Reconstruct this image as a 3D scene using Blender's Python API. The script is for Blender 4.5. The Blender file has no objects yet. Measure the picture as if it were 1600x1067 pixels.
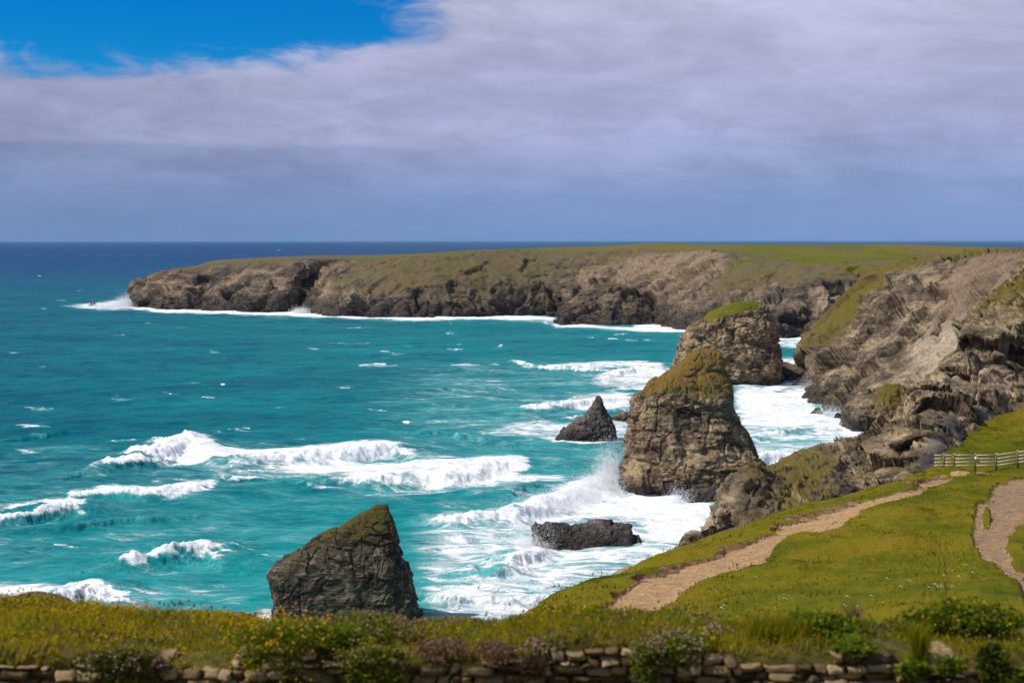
import bpy, math, random
import numpy as np

# ------------------------------------------------------------------ camera, sky, sun, exposure
SC = bpy.context.scene
COL = SC.collection
H = 60.0                       # camera height above the sea (m)
F = 50.0 / 36.0 * 1600.0       # focal length in photo pixels
HOR = 376.0                    # row of the horizon in the photo

cam_d = bpy.data.cameras.new('camera')
cam = bpy.data.objects.new('camera', cam_d)
COL.objects.link(cam)
cam.location = (0, 0, H)
cam.rotation_euler = (math.pi / 2, 0, 0)
cam_d.lens = 50.0
cam_d.sensor_width = 36.0
cam_d.shift_y = -(533.5 - HOR) / 1600.0
cam_d.clip_start = 0.1
cam_d.clip_end = 200000.0
cam_d.dof.use_dof = True
cam_d.dof.focus_distance = 330.0
cam_d.dof.aperture_fstop = 2.5
SC.camera = cam

SUN_DIR = np.array([-0.63, -0.12, 0.765])
SUN_DIR = SUN_DIR / np.linalg.norm(SUN_DIR)
sun_d = bpy.data.lights.new('sun', 'SUN')
sun_d.energy = 4.6
sun_d.angle = math.radians(0.5)
sun_d.color = (1.0, 0.95, 0.86)
sun = bpy.data.objects.new('sun', sun_d)
COL.objects.link(sun)
from mathutils import Vector
sun.rotation_euler = Vector(tuple(SUN_DIR)).to_track_quat('Z', 'Y').to_euler()

SC.view_settings.view_transform = 'Standard'
SC.view_settings.look = 'None'
SC.view_settings.exposure = 0.0
SC.view_settings.gamma = 1.0
SC.view_settings.use_curve_mapping = False


class NT:
    """small helper for writing node trees"""
    def __init__(s, tree):
        s.t = tree
        tree.nodes.clear()

    def n(s, typ, **kw):
        nd = s.t.nodes.new(typ)
        for k, v in kw.items():
            setattr(nd, k, v)
        return nd

    def set(s, sock, v):
        if isinstance(v, bpy.types.NodeSocket):
            s.t.links.new(v, sock)
        elif v is not None:
            sock.default_value = v

    def math(s, op, a, b=None, c=None, clamp=False):
        nd = s.n('ShaderNodeMath', operation=op, use_clamp=clamp)
        s.set(nd.inputs[0], a)
        if b is not None: s.set(nd.inputs[1], b)
        if c is not None: s.set(nd.inputs[2], c)
        return nd.outputs[0]

    def mix(s, f, a, b, mode='MIX'):
        nd = s.n('ShaderNodeMix', data_type='RGBA', blend_type=mode)
        s.set(nd.inputs[0], f)
        s.set(nd.inputs[6], rgba(a)); s.set(nd.inputs[7], rgba(b))
        return nd.outputs[2]

    def step(s, v, lo, hi, smooth=True):
        nd = s.n('ShaderNodeMapRange', interpolation_type='SMOOTHSTEP' if smooth else 'LINEAR')
        s.set(nd.inputs[0], v); s.set(nd.inputs[1], lo); s.set(nd.inputs[2], hi)
        return nd.outputs[0]

    def noise(s, vec, scale, detail=6, rough=0.55, dist=0.0, dim='3D'):
        nd = s.n('ShaderNodeTexNoise', noise_dimensions=dim)
        if vec is not None: s.set(nd.inputs['Vector'], vec)
        nd.inputs['Scale'].default_value = scale
        nd.inputs['Detail'].default_value = detail
        nd.inputs['Roughness'].default_value = rough
        nd.inputs['Distortion'].default_value = dist
        return nd.outputs[0]

    def mapping(s, vec, scale=(1, 1, 1), rot=(0, 0, 0), loc=(0, 0, 0)):
        nd = s.n('ShaderNodeMapping')
        s.set(nd.inputs[0], vec)
        nd.inputs[1].default_value = loc
        nd.inputs[2].default_value = rot
        nd.inputs[3].default_value = scale
        return nd.outputs[0]

    def ramp(s, f, stops, interp='LINEAR'):
        nd = s.n('ShaderNodeValToRGB')
        nd.color_ramp.interpolation = interp
        els = nd.color_ramp.elements
        while len(els) < len(stops): els.new(0.5)
        for e, (p, c) in zip(els, stops):
            e.position = p; e.color = rgba(c)
        s.set(nd.inputs[0], f)
        return nd.outputs[0]

    def xyz(s, vec):
        nd = s.n('ShaderNodeSeparateXYZ'); s.set(nd.inputs[0], vec)
        return nd.outputs

    def comb(s, x, y, z):
        nd = s.n('ShaderNodeCombineXYZ')
        s.set(nd.inputs[0], x); s.set(nd.inputs[1], y); s.set(nd.inputs[2], z)
        return nd.outputs[0]

    def pos(s):
        return s.n('ShaderNodeNewGeometry').outputs['Position']

    def attr(s, name):
        nd = s.n('ShaderNodeAttribute'); nd.attribute_name = name
        return nd.outputs['Color']

    def bump(s, h, strength, dist):
        nd = s.n('ShaderNodeBump')
        nd.inputs['Strength'].default_value = strength
        nd.inputs['Distance'].default_value = dist
        s.set(nd.inputs['Height'], h)
        return nd.outputs[0]

    def out(s, color, rough=0.9, spec=0.2, normal=None, **extra):
        b = s.n('ShaderNodeBsdfPrincipled')
        s.set(b.inputs['Base Color'], rgba(color))
        s.set(b.inputs['Roughness'], rough)
        s.set(b.inputs['Specular IOR Level'], spec)
        if normal is not None: s.set(b.inputs['Normal'], normal)
        for k, v in extra.items():
            s.set(b.inputs[k.replace('_', ' ')], v)
        o = s.n('ShaderNodeOutputMaterial')
        s.t.links.new(b.outputs[0], o.inputs[0])
        return b


def rgba(c):
    if isinstance(c, tuple) and len(c) == 3:
        return (c[0], c[1], c[2], 1.0)
    return c


def material(name):
    m = bpy.data.materials.new(name)
    m.use_nodes = True
    return m, NT(m.node_tree)


def build_world():
    w = bpy.data.worlds.new('World')
    SC.world = w
    w.use_nodes = True
    n = NT(w.node_tree)
    sky = n.n('ShaderNodeTexSky', sky_type='NISHITA')
    sky.sun_disc = False
    sky.sun_elevation = math.asin(SUN_DIR[2])
    sky.sun_rotation = math.atan2(SUN_DIR[0], SUN_DIR[1])
    sky.altitude = 60
    sky.air_density = 1.0
    sky.dust_density = 0.3
    sky.ozone_density = 2.0
    hsv = n.n('ShaderNodeHueSaturation')
    hsv.inputs['Hue'].default_value = 0.488
    hsv.inputs['Saturation'].default_value = 1.75
    hsv.inputs['Value'].default_value = 1.0
    n.set(hsv.inputs['Color'], sky.outputs[0])
    pol = n.mix(1.0, hsv.outputs[0], (0.07, 0.70, 1.22), 'MULTIPLY')
    bg1 = n.n('ShaderNodeBackground'); n.set(bg1.inputs[0], pol); bg1.inputs[1].default_value = 0.085
    g = n.n('ShaderNodeTexCoord').outputs['Generated']
    x, y, z = n.xyz(g)
    az = n.math('ARCTAN2', x, y)
    el = z
    # streaky cloud noise, drawn out along the horizon
    v1 = n.comb(n.math('MULTIPLY', az, 3.4), n.math('MULTIPLY', el, 13.0), 0.37)
    c1 = n.noise(v1, 1.6, 9, 0.58, 0.5)
    v2 = n.comb(n.math('MULTIPLY', n.math('ADD', az, n.math('MULTIPLY', el, 0.9)), 10.0), n.math('MULTIPLY', el, 38.0), 3.1)
    c2 = n.noise(v2, 1.0, 10, 0.63, 0.6)
    v3 = n.comb(n.math('MULTIPLY', az, 2.0), n.math('MULTIPLY', el, 4.0), 7.7)
    c3 = n.noise(v3, 1.3, 5, 0.5, 0.0)
    v4 = n.comb(n.math('MULTIPLY', az, 22.0), n.math('MULTIPLY', el, 46.0), 9.3)
    c4 = n.noise(v4, 1.0, 9, 0.62, 0.9)
    # break in the cloud, with torn wispy edges
    wob = n.math('ADD', n.math('ADD', n.math('MULTIPLY', n.math('SUBTRACT', c2, 0.5), 1.5), n.math('MULTIPLY', n.math('SUBTRACT', c1, 0.5), 1.6)), n.math('MULTIPLY', n.math('SUBTRACT', c4, 0.5), 1.0))
    ex = n.math('POWER', n.math('ABSOLUTE', n.math('DIVIDE', n.math('ADD', az, 0.262), 0.20)), 3.0)
    ey = n.math('POWER', n.math('ABSOLUTE', n.math('DIVIDE', n.math('ADD', el, -0.157), 0.043)), 2.0)
    rr = n.math('ADD', n.math('ADD', ex, ey), wob)
    gap = n.math('SUBTRACT', 1.0, n.step(rr, 0.45, 1.35))
    # more open sky high overhead, out of the frame
    high = n.math('MULTIPLY', n.step(el, 0.22, 0.5), n.step(c3, 0.42, 0.60))
    clear = n.math('MAXIMUM', gap, high)
    cloud = n.math('SUBTRACT', 1.0, clear)
    # cloud tone with height above the horizon
    elw = n.math('ADD', el, n.math('MULTIPLY', n.math('SUBTRACT', c1, 0.5), 0.045))
    tone = n.ramp(n.math('DIVIDE', elw, 0.2),
                  [(0.0, (0.165, 0.270, 0.500)), (0.15, (0.195, 0.285, 0.510)), (0.30, (0.265, 0.320, 0.530)),
                   (0.42, (0.335, 0.370, 0.585)), (0.62, (0.375, 0.398, 0.585)), (0.85, (0.435, 0.450, 0.615)), (1.0, (0.43, 0.445, 0.61))])
    lite = n.step(n.math('ADD', n.math('ADD', n.math('MULTIPLY', c2, 0.42), n.math('MULTIPLY', c1, 0.33)), n.math('MULTIPLY', c4, 0.25)), 0.38, 0.64)
    side = n.math('ADD', n.math('MULTIPLY', n.step(az, -0.40, 0.15), 0.17), 0.90)
    vary = n.math('MULTIPLY', n.math('ADD', n.step(el, 0.010, 0.060), 0.25), 0.23)
    amt = n.math('MULTIPLY', n.math('ADD', n.math('MULTIPLY', n.math('SUBTRACT', lite, 0.5), vary), 1.07), side)
    # lower grey bank with a ragged top on the left, a bright rim above it
    bank_e = n.math('ADD', n.math('ADD', 0.064, n.math('MULTIPLY', n.math('SUBTRACT', c2, 0.5), 0.020)), n.math('MULTIPLY', n.math('SUBTRACT', c4, 0.5), 0.010))
    leftp = n.math('SUBTRACT', 1.0, n.step(az, -0.12, 0.08))
    bank = n.math('MULTIPLY', n.math('SUBTRACT', 1.0, n.step(el, n.math('SUBTRACT', bank_e, 0.009), n.math('ADD', bank_e, 0.009))), leftp)
    rim = n.math('MULTIPLY', n.math('MULTIPLY', n.step(el, bank_e, n.math('ADD', bank_e, 0.004)), n.math('SUBTRACT', 1.0, n.step(el, n.math('ADD', bank_e, 0.004), n.math('ADD', bank_e, 0.022)))), leftp)
    tone2 = n.mix(n.math('MULTIPLY', n.math('MULTIPLY', bank, n.step(el, 0.020, 0.055)), 0.18), tone, (0.185, 0.240, 0.455))
    tone2 = n.mix(n.math('MULTIPLY', rim, 0.25), tone2, (0.47, 0.49, 0.66))
    sc = n.n('ShaderNodeVectorMath', operation='SCALE')
    n.set(sc.inputs[0], tone2); n.set(sc.inputs['Scale'], amt)
    bg2 = n.n('ShaderNodeBackground'); n.set(bg2.inputs[0], sc.outputs[0]); bg2.inputs[1].default_value = 1.0
    ms = n.n('ShaderNodeMixShader')
    n.set(ms.inputs[0], cloud); n.set(ms.inputs[1], bg1.outputs[0]); n.set(ms.inputs[2], bg2.outputs[0])
    o = n.n('ShaderNodeOutputWorld')
    n.set(o.inputs[0], ms.outputs[0])


build_world()
rng = np.random.default_rng(7)
random.seed(7)

# ------------------------------------------------------------------ helpers: points, tags, meshes


def W(px, py, d):
    """world point seen at photo pixel (px, py) at distance d in front of the viewpoint"""
    return np.array([(px - 800.0) / F * d, d, H - (py - HOR) / F * d])


def sea_d(py):
    return H * F / (py - HOR)


def sea(px, py, z=0.0):
    d = (H - z) * F / (py - HOR)
    return np.array([(px - 800.0) / F * d, d, z])


def to_px(P):
    d = np.maximum(P[..., 1], 1e-3)
    return 800.0 + F * P[..., 0] / d, HOR + F * (H - P[..., 2]) / d


def tag(o, label=None, cat=None, group=None, kind=None):
    if label: o['label'] = label
    if cat: o['category'] = cat
    if group: o['group'] = group
    if kind: o['kind'] = kind
    return o


def empty(name, loc=(0, 0, 0)):
    o = bpy.data.objects.new(name, None)
    o.empty_display_size = 0.5
    o.location = tuple(float(c) for c in loc)
    COL.objects.link(o)
    return o


def mesh_obj(name, V, faces, mat, parent=None, attrs=None, smooth=False, matidx=None, mats=None):
    """V (n,3) world coordinates; faces: (m,k) array or list of such arrays"""
    if not isinstance(faces, list): faces = [faces]
    faces = [np.asarray(f, dtype=np.int32) for f in faces if len(f)]
    V = np.asarray(V, dtype=np.float64)
    off = np.zeros(3)
    if parent is not None:
        off = np.array(parent.location)
    me = bpy.data.meshes.new(name)
    me.vertices.add(len(V))
    me.vertices.foreach_set('co', (V - off).astype(np.float32).ravel())
    nl = sum(f.size for f in faces); npoly = sum(len(f) for f in faces)
    me.loops.add(nl); me.polygons.add(npoly)
    me.loops.foreach_set('vertex_index', np.concatenate([f.ravel() for f in faces]))
    tot = np.concatenate([np.full(len(f), f.shape[1], dtype=np.int32) for f in faces])
    start = np.concatenate([[0], np.cumsum(tot)[:-1]]).astype(np.int32)
    me.polygons.foreach_set('loop_start', start)
    me.polygons.foreach_set('loop_total', tot)
    if smooth:
        me.polygons.foreach_set('use_smooth', np.ones(npoly, dtype=bool))
    if attrs:
        for k, a in attrs.items():
            at = me.attributes.new(k, 'FLOAT_COLOR', 'POINT')
            c = np.ones((len(V), 4), dtype=np.float32)
            c[:, :a.shape[1]] = a
            at.data.foreach_set('color', c.ravel())
    if mats:
        for m in mats: me.materials.append(m)
        if matidx is not None: me.polygons.foreach_set('material_index', np.asarray(matidx, dtype=np.int32))
    else:
        me.materials.append(mat)
    me.update(calc_edges=True)
    me.validate()
    o = bpy.data.objects.new(name, me)
    COL.objects.link(o)
    if parent is not None: o.parent = parent
    return o


def grid_faces(nu, nv, wrap=False):
    iu = np.arange(nu if wrap else nu - 1)
    iv = np.arange(nv - 1)
    A, B = np.meshgrid(iu, iv, indexing='ij')
    A2 = (A + 1) % nu
    return np.stack([A * nv + B, A2 * nv + B, A2 * nv + B + 1, A * nv + B + 1], -1).reshape(-1, 4)


def submesh(V, Fc, fmask, attrs):
    f = Fc[fmask]
    used, inv = np.unique(f.ravel(), return_inverse=True)
    return V[used], inv.reshape(f.shape), {k: a[used] for k, a in attrs.items()}


# ------------------------------------------------------------------ helpers: noise
GR = np.array([[1, 1, 0], [-1, 1, 0], [1, -1, 0], [-1, -1, 0], [1, 0, 1], [-1, 0, 1], [1, 0, -1], [-1, 0, -1],
               [0, 1, 1], [0, -1, 1], [0, 1, -1], [0, -1, -1], [1, 1, 0], [-1, 1, 0], [0, -1, 1], [0, -1, -1]], dtype=np.float32)


def ihash(x, y, z, s=0):
    h = (x.astype(np.uint32) * np.uint32(374761393) + y.astype(np.uint32) * np.uint32(668265263)
         + z.astype(np.uint32) * np.uint32(2147483647 & 1274126177) + np.uint32((s * 974634777) & 0xffffffff))
    h = (h ^ (h >> np.uint32(13))) * np.uint32(1274126177)
    h = (h ^ (h >> np.uint32(16))) * np.uint32(2246822519)
    return h ^ (h >> np.uint32(15))


def perlin(P, seed=0):
    P = np.asarray(P, dtype=np.float32)
    i = np.floor(P).astype(np.int64)
    f = P - i
    u = f * f * f * (f * (f * 6 - 15) + 10)
    res = 0
    for dx in (0, 1):
        wx = u[:, 0] if dx else 1 - u[:, 0]
        for dy in (0, 1):
            wy = u[:, 1] if dy else 1 - u[:, 1]
            for dz in (0, 1):
                wz = u[:, 2] if dz else 1 - u[:, 2]
                g = GR[ihash(i[:, 0] + dx, i[:, 1] + dy, i[:, 2] + dz, seed) & np.uint32(15)]
                dot = g[:, 0] * (f[:, 0] - dx) + g[:, 1] * (f[:, 1] - dy) + g[:, 2] * (f[:, 2] - dz)
                res = res + wx * wy * wz * dot
    return res


def fbm(P, oct=5, seed=0, gain=0.5, lac=2.03, ridged=False):
    P = np.asarray(P, dtype=np.float32)
    a, s, tot = 1.0, 0.0, 0.0
    for o in range(oct):
        v = perlin(P, seed + o * 17)
        if ridged: v = 0.5 - np.abs(v) * 1.6
        s = s + a * v; tot += a
        P = P * lac + 13.7; a *= gain
    return s / tot


def facet(P, seed=0):
    """random tilted plane in every cell: a faceted, fractured surface"""
    P = np.asarray(P, dtype=np.float32)
    i = np.floor(P).astype(np.int64)
    best = np.full(len(P), 1e9, dtype=np.float32); val = np.zeros(len(P), dtype=np.float32)
    k = 1.0 / 4294967296.0
    for dx in (-1, 0, 1):
        for dy in (-1, 0, 1):
            for dz in (-1, 0, 1):
                cx, cy, cz = i[:, 0] + dx, i[:, 1] + dy, i[:, 2] + dz
                h1 = ihash(cx, cy, cz, seed); h2 = ihash(cx, cy, cz, seed + 1); h3 = ihash(cx, cy, cz, seed + 2)
                ox = P[:, 0] - (cx + h1 * k); oy = P[:, 1] - (cy + h2 * k); oz = P[:, 2] - (cz + h3 * k)
                d = ox * ox + oy * oy + oz * oz
                m = d < best
                gx = ((h1 >> np.uint32(7)) & np.uint32(255)).astype(np.float32) / 127.5 - 1
                gy = ((h2 >> np.uint32(7)) & np.uint32(255)).astype(np.float32) / 127.5 - 1
                gz = ((h3 >> np.uint32(7)) & np.uint32(255)).astype(np.float32) / 127.5 - 1
                b = ((h1 >> np.uint32(15)) & np.uint32(255)).astype(np.float32) / 127.5 - 1
                v = ox * gx + oy * gy + oz * gz + 0.45 * b
                val = np.where(m, v, val); best = np.where(m, d, best)
    return val


def strata(P, nrm, h, seed=0, warp=0.8):
    """stepped beds: one random offset per bed"""
    nrm = np.array(nrm, dtype=np.float64); nrm /= np.linalg.norm(nrm)
    s = P @ nrm / h + warp * fbm(P / (h * 9.0), 3, seed + 5) * 3.0
    i = np.floor(s).astype(np.int64); f = s - i
    k = 1.0 / 4294967296.0
    a = ihash(i, i * 0, i * 0, seed) * k; b = ihash(i + 1, i * 0, i * 0, seed) * k
    t = np.clip((f - 0.72) / 0.28, 0, 1); t = t * t * (3 - 2 * t)
    return (a * (1 - t) + b * t) * 2 - 1


def grid_normals(G, wrap=False):
    if wrap:
        du = np.roll(G, -1, 0) - np.roll(G, 1, 0)
    else:
        du = np.gradient(G, axis=0)
    dv = np.gradient(G, axis=1)
    n = np.cross(du, dv)
    l = np.linalg.norm(n, axis=-1, keepdims=True)
    return n / np.maximum(l, 1e-9)


def blur_grid(A, k, wrap=False):
    for _ in range(k):
        for ax in (0, 1):
            if ax == 0 and wrap:
                A = (np.roll(A, 1, 0) + A * 2 + np.roll(A, -1, 0)) / 4
            else:
                p = np.concatenate([A.take([0], ax), A, A.take([-1], ax)], ax)
                n = A.shape[ax]
                A = (p.take(range(0, n), ax) + 2 * p.take(range(1, n + 1), ax) + p.take(range(2, n + 2), ax)) / 4
    return A


def crom(A, t, axis):
    """Catmull-Rom along axis at parameters t (in control index units), softened towards linear"""
    n = A.shape[axis]
    i = np.clip(np.floor(t).astype(int), 0, n - 2); f = t - i
    sh = [1] * A.ndim; sh[axis] = len(t); f = f.reshape(sh)
    p0 = A.take(np.clip(i - 1, 0, n - 1), axis); p1 = A.take(i, axis)
    p2 = A.take(i + 1, axis); p3 = A.take(np.clip(i + 2, 0, n - 1), axis)
    k = 0.35
    m1 = (p2 - p0) * k; m2 = (p3 - p1) * k
    f2, f3 = f * f, f * f * f
    return (2 * f3 - 3 * f2 + 1) * p1 + (f3 - 2 * f2 + f) * m1 + (-2 * f3 + 3 * f2) * p2 + (f3 - f2) * m2


def loft(C, step_u, seg_v):
    """C: (cols, rows, k) control grid, xyz first. step_u: metres between samples along; seg_v: samples per row gap"""
    C = np.asarray(C, dtype=np.float64)
    nc, nr, _ = C.shape
    us = []
    for c in range(nc - 1):
        L = np.linalg.norm(C[c + 1, :, :3] - C[c, :, :3], axis=-1)
        k = max(2, int(np.median(L) / step_u))
        us.append(c + np.arange(k) / k)
    us.append([nc - 1.0]); us = np.concatenate(us)
    vs = []
    for r in range(nr - 1):
        vs.append(r + np.arange(seg_v[r]) / seg_v[r])
    vs.append([nr - 1.0]); vs = np.concatenate(vs)
    return crom(crom(C, us, 0), vs, 1)


def outward(G, N, toward, blend=0.0):
    """make the normals face the given direction on average"""
    t = np.asarray(toward, float)
    if np.sum(N * t) < 0: N = -N
    if blend:
        N = N * (1 - blend) + t / np.linalg.norm(t) * blend
        N = N / np.linalg.norm(N, axis=-1, keepdims=True)
    return N


def rockify(G, N, rough, L, seed, bed=(0.15, -0.1, 1.0), bed_h=None, amp=1.0, ridg=0.5, wrap=False, big=1.0, fine=1.0):
    """displace the grid along its normals into fractured, bedded rock; L is the size of the big blocks"""
    sh = G.shape[:2]
    P = G[..., :3].reshape(-1, 3)
    q = P + 0.20 * L * np.stack([fbm(P / (L * 1.4), 3, seed + s) for s in (1, 2, 3)], -1) * 1.6
    # blocks are longer along the bedding
    q2 = q * np.array([0.9, 0.9, 1.05])
    d = big * 0.50 * facet(q2 / L, seed) + fine * 0.20 * facet(q2 / (L * 0.42), seed + 40) + fine * 0.075 * facet(q2 / (L * 0.17), seed + 80)
    d = d + ridg * 0.45 * fbm(q / (L * 1.1), 6, seed + 9, 0.50, ridged=True)
    ck = np.clip(1 - np.abs(perlin(q * np.array([1, 1, .55]) / (L * 0.75), seed + 61)) * 9, 0, 1) ** 1.5
    ck2 = np.clip(1 - np.abs(perlin(q / (L * 0.32), seed + 63)) * 9, 0, 1) ** 1.5
    d = d - 0.16 * ck - 0.06 * ck2
    d = d - d.mean()
    bh = bed_h or L * 0.22
    sm = np.clip(fbm(P / (L * 2.2), 3, seed + 77) * 2.2 + 0.35, 0, 1)
    d = d + sm * (0.34 * bh / L) * (strata(P, bed, bh, seed) + 0.45 * strata(P, bed, bh * 0.37, seed + 3))
    d = d.reshape(sh) * L * amp * rough
    return G[..., :3] + N * d[..., None]


# ------------------------------------------------------------------ materials
def rock_material(name, sc, dark, mid, light, veg_a, veg_b, pale=(0.36, 0.26, 0.17), red=(0.26, 0.13, 0.08),
                  tide=4.0, bed_rot=(0.15, 0.12, 0.0), lichen=0.3, ochre=0.0, vein=0.25):
    m, n = material(name)
    P = n.pos()
    mk = n.attr('mask')
    sepn = n.n('ShaderNodeSeparateColor'); n.set(sepn.inputs[0], mk)
    veg, pal, rd = sepn.outputs[0], sepn.outputs[1], sepn.outputs[2]
    big = n.noise(P, 0.5 / sc, 6, 0.6, 0.4)
    fine = n.noise(P, 4.0 / sc, 7, 0.65, 0.3)
    vfine = n.noise(P, 16.0 / sc, 4, 0.65)
    bedv = n.mapping(P, (0.22, 0.22, 2.6), bed_rot)
    beds = n.noise(bedv, 1.3 / sc, 6, 0.65, 0.5)
    vo = n.n('ShaderNodeTexVoronoi', feature='F1')
    wv = n.n('ShaderNodeVectorMath', operation='MULTIPLY_ADD')
    nvec = n.n('ShaderNodeTexNoise'); n.set(nvec.inputs['Vector'], P); nvec.inputs['Scale'].default_value = 0.6 / sc; nvec.inputs['Detail'].default_value = 4
    n.set(wv.inputs[0], nvec.outputs['Color']); wv.inputs[1].default_value = (2.2 * sc,) * 3; n.set(wv.inputs[2], P)
    n.set(vo.inputs['Vector'], n.mapping(wv.outputs[0], (0.55, 0.55, 1.3), bed_rot)); vo.inputs['Scale'].default_value = 0.55 / sc
    vcell = n.xyz(vo.outputs['Color'])[0]
    big = n.math('ADD', big, n.math('MULTIPLY', n.math('SUBTRACT', vcell, 0.5), 0.16))
    t = n.math('ADD', n.math('ADD', n.math('MULTIPLY', big, 0.50), n.math('MULTIPLY', fine, 0.24)), n.math('MULTIPLY', beds, 0.28))
    col = n.ramp(t, [(0.40, dark), (0.505, mid), (0.62, light)])
    # pale quartz-like seams following the beds
    seam = n.step(n.math('ABSOLUTE', n.math('SUBTRACT', n.noise(n.mapping(P, (0.35, 0.35, 1.9), bed_rot), 0.7 / sc, 5, 0.6, 0.9), 0.5)), 0.038, 0.0)
    seam = n.math('MULTIPLY', seam, n.step(n.noise(P, 0.9 / sc, 4, 0.6), 0.44, 0.60))
    col = n.mix(n.math('MULTIPLY', seam, vein), col, (0.44, 0.35, 0.24))
    palf = n.math('MULTIPLY', n.step(n.math('ADD', pal, n.math('MULTIPLY', n.math('SUBTRACT', big, 0.5), 1.0)), 0.25, 0.75), 0.85)
    palc = n.mix(n.step(fine, 0.35, 0.65), tuple(c * 0.55 for c in pale), pale)
    col = n.mix(palf, col, palc)
    rdf = n.math('MULTIPLY', n.step(n.math('ADD', rd, n.math('MULTIPLY', n.math('SUBTRACT', big, 0.5), 0.8)), 0.3, 0.7), 0.8)
    col = n.mix(rdf, col, n.mix(n.step(fine, 0.35, 0.65), tuple(c * 0.6 for c in red), red))
    # lichen specks
    lic = n.math('MULTIPLY', n.step(vfine, 0.60, 0.72), n.step(big, 0.45, 0.65))
    col = n.mix(n.math('MULTIPLY', lic, lichen), col, (0.40, 0.37, 0.30))
    # wet, weed-dark band above the water
    z = n.xyz(P)[2]
    zt = n.math('ADD', z, n.math('MULTIPLY', n.math('SUBTRACT', fine, 0.5), tide * 1.1))
    wet = n.math('SUBTRACT', 1.0, n.step(zt, tide * 0.35, tide * 1.25))
    wcol = n.mix(n.step(fine, 0.4, 0.7), (0.018, 0.016, 0.016), (0.075, 0.062, 0.052))
    col = n.mix(n.math('MULTIPLY', wet, 0.85), col, wcol)
    # plants: where the surface carries them and lies flat enough
    nz = n.xyz(n.n('ShaderNodeNewGeometry').outputs['Normal'])[2]
    vf = n.math('ADD', n.math('ADD', veg, n.math('MULTIPLY', n.math('SUBTRACT', fine, 0.5), 0.9)), n.math('MULTIPLY', n.math('SUBTRACT', big, 0.5), 0.9))
    vf = n.math('ADD', vf, n.math('MULTIPLY', n.math('SUBTRACT', nz, 0.55), 0.45))
    vegf = n.step(vf, 0.42, 0.66)
    vegf = n.math('MULTIPLY', vegf, n.math('SUBTRACT', 1.0, wet))
    patch = n.noise(P, 1.1 / sc, 5, 0.6, 0.2)
    vcol = n.mix(n.step(n.math('ADD', n.math('MULTIPLY', patch, 0.6), n.math('MULTIPLY', vfine, 0.4)), 0.40, 0.60), veg_a, veg_b)
    col = n.mix(vegf, col, vcol)
    if ochre:
        oc = n.math('MULTIPLY', n.step(n.math('ADD', veg, n.math('MULTIPLY', n.math('SUBTRACT', patch, 0.5), 1.4)), 0.35, 0.75), n.step(vfine, 0.47, 0.62))
        col = n.mix(n.math('MULTIPLY', oc, ochre), col, (0.36, 0.17, 0.03))
    hgt = n.math('ADD', n.math('MULTIPLY', fine, 0.6), n.math('MULTIPLY', vfine, 0.4))
    nor = n.bump(hgt, 0.35, 0.15 * sc)
    n.out(col, 0.9, 0.15, nor)
    return m


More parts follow.
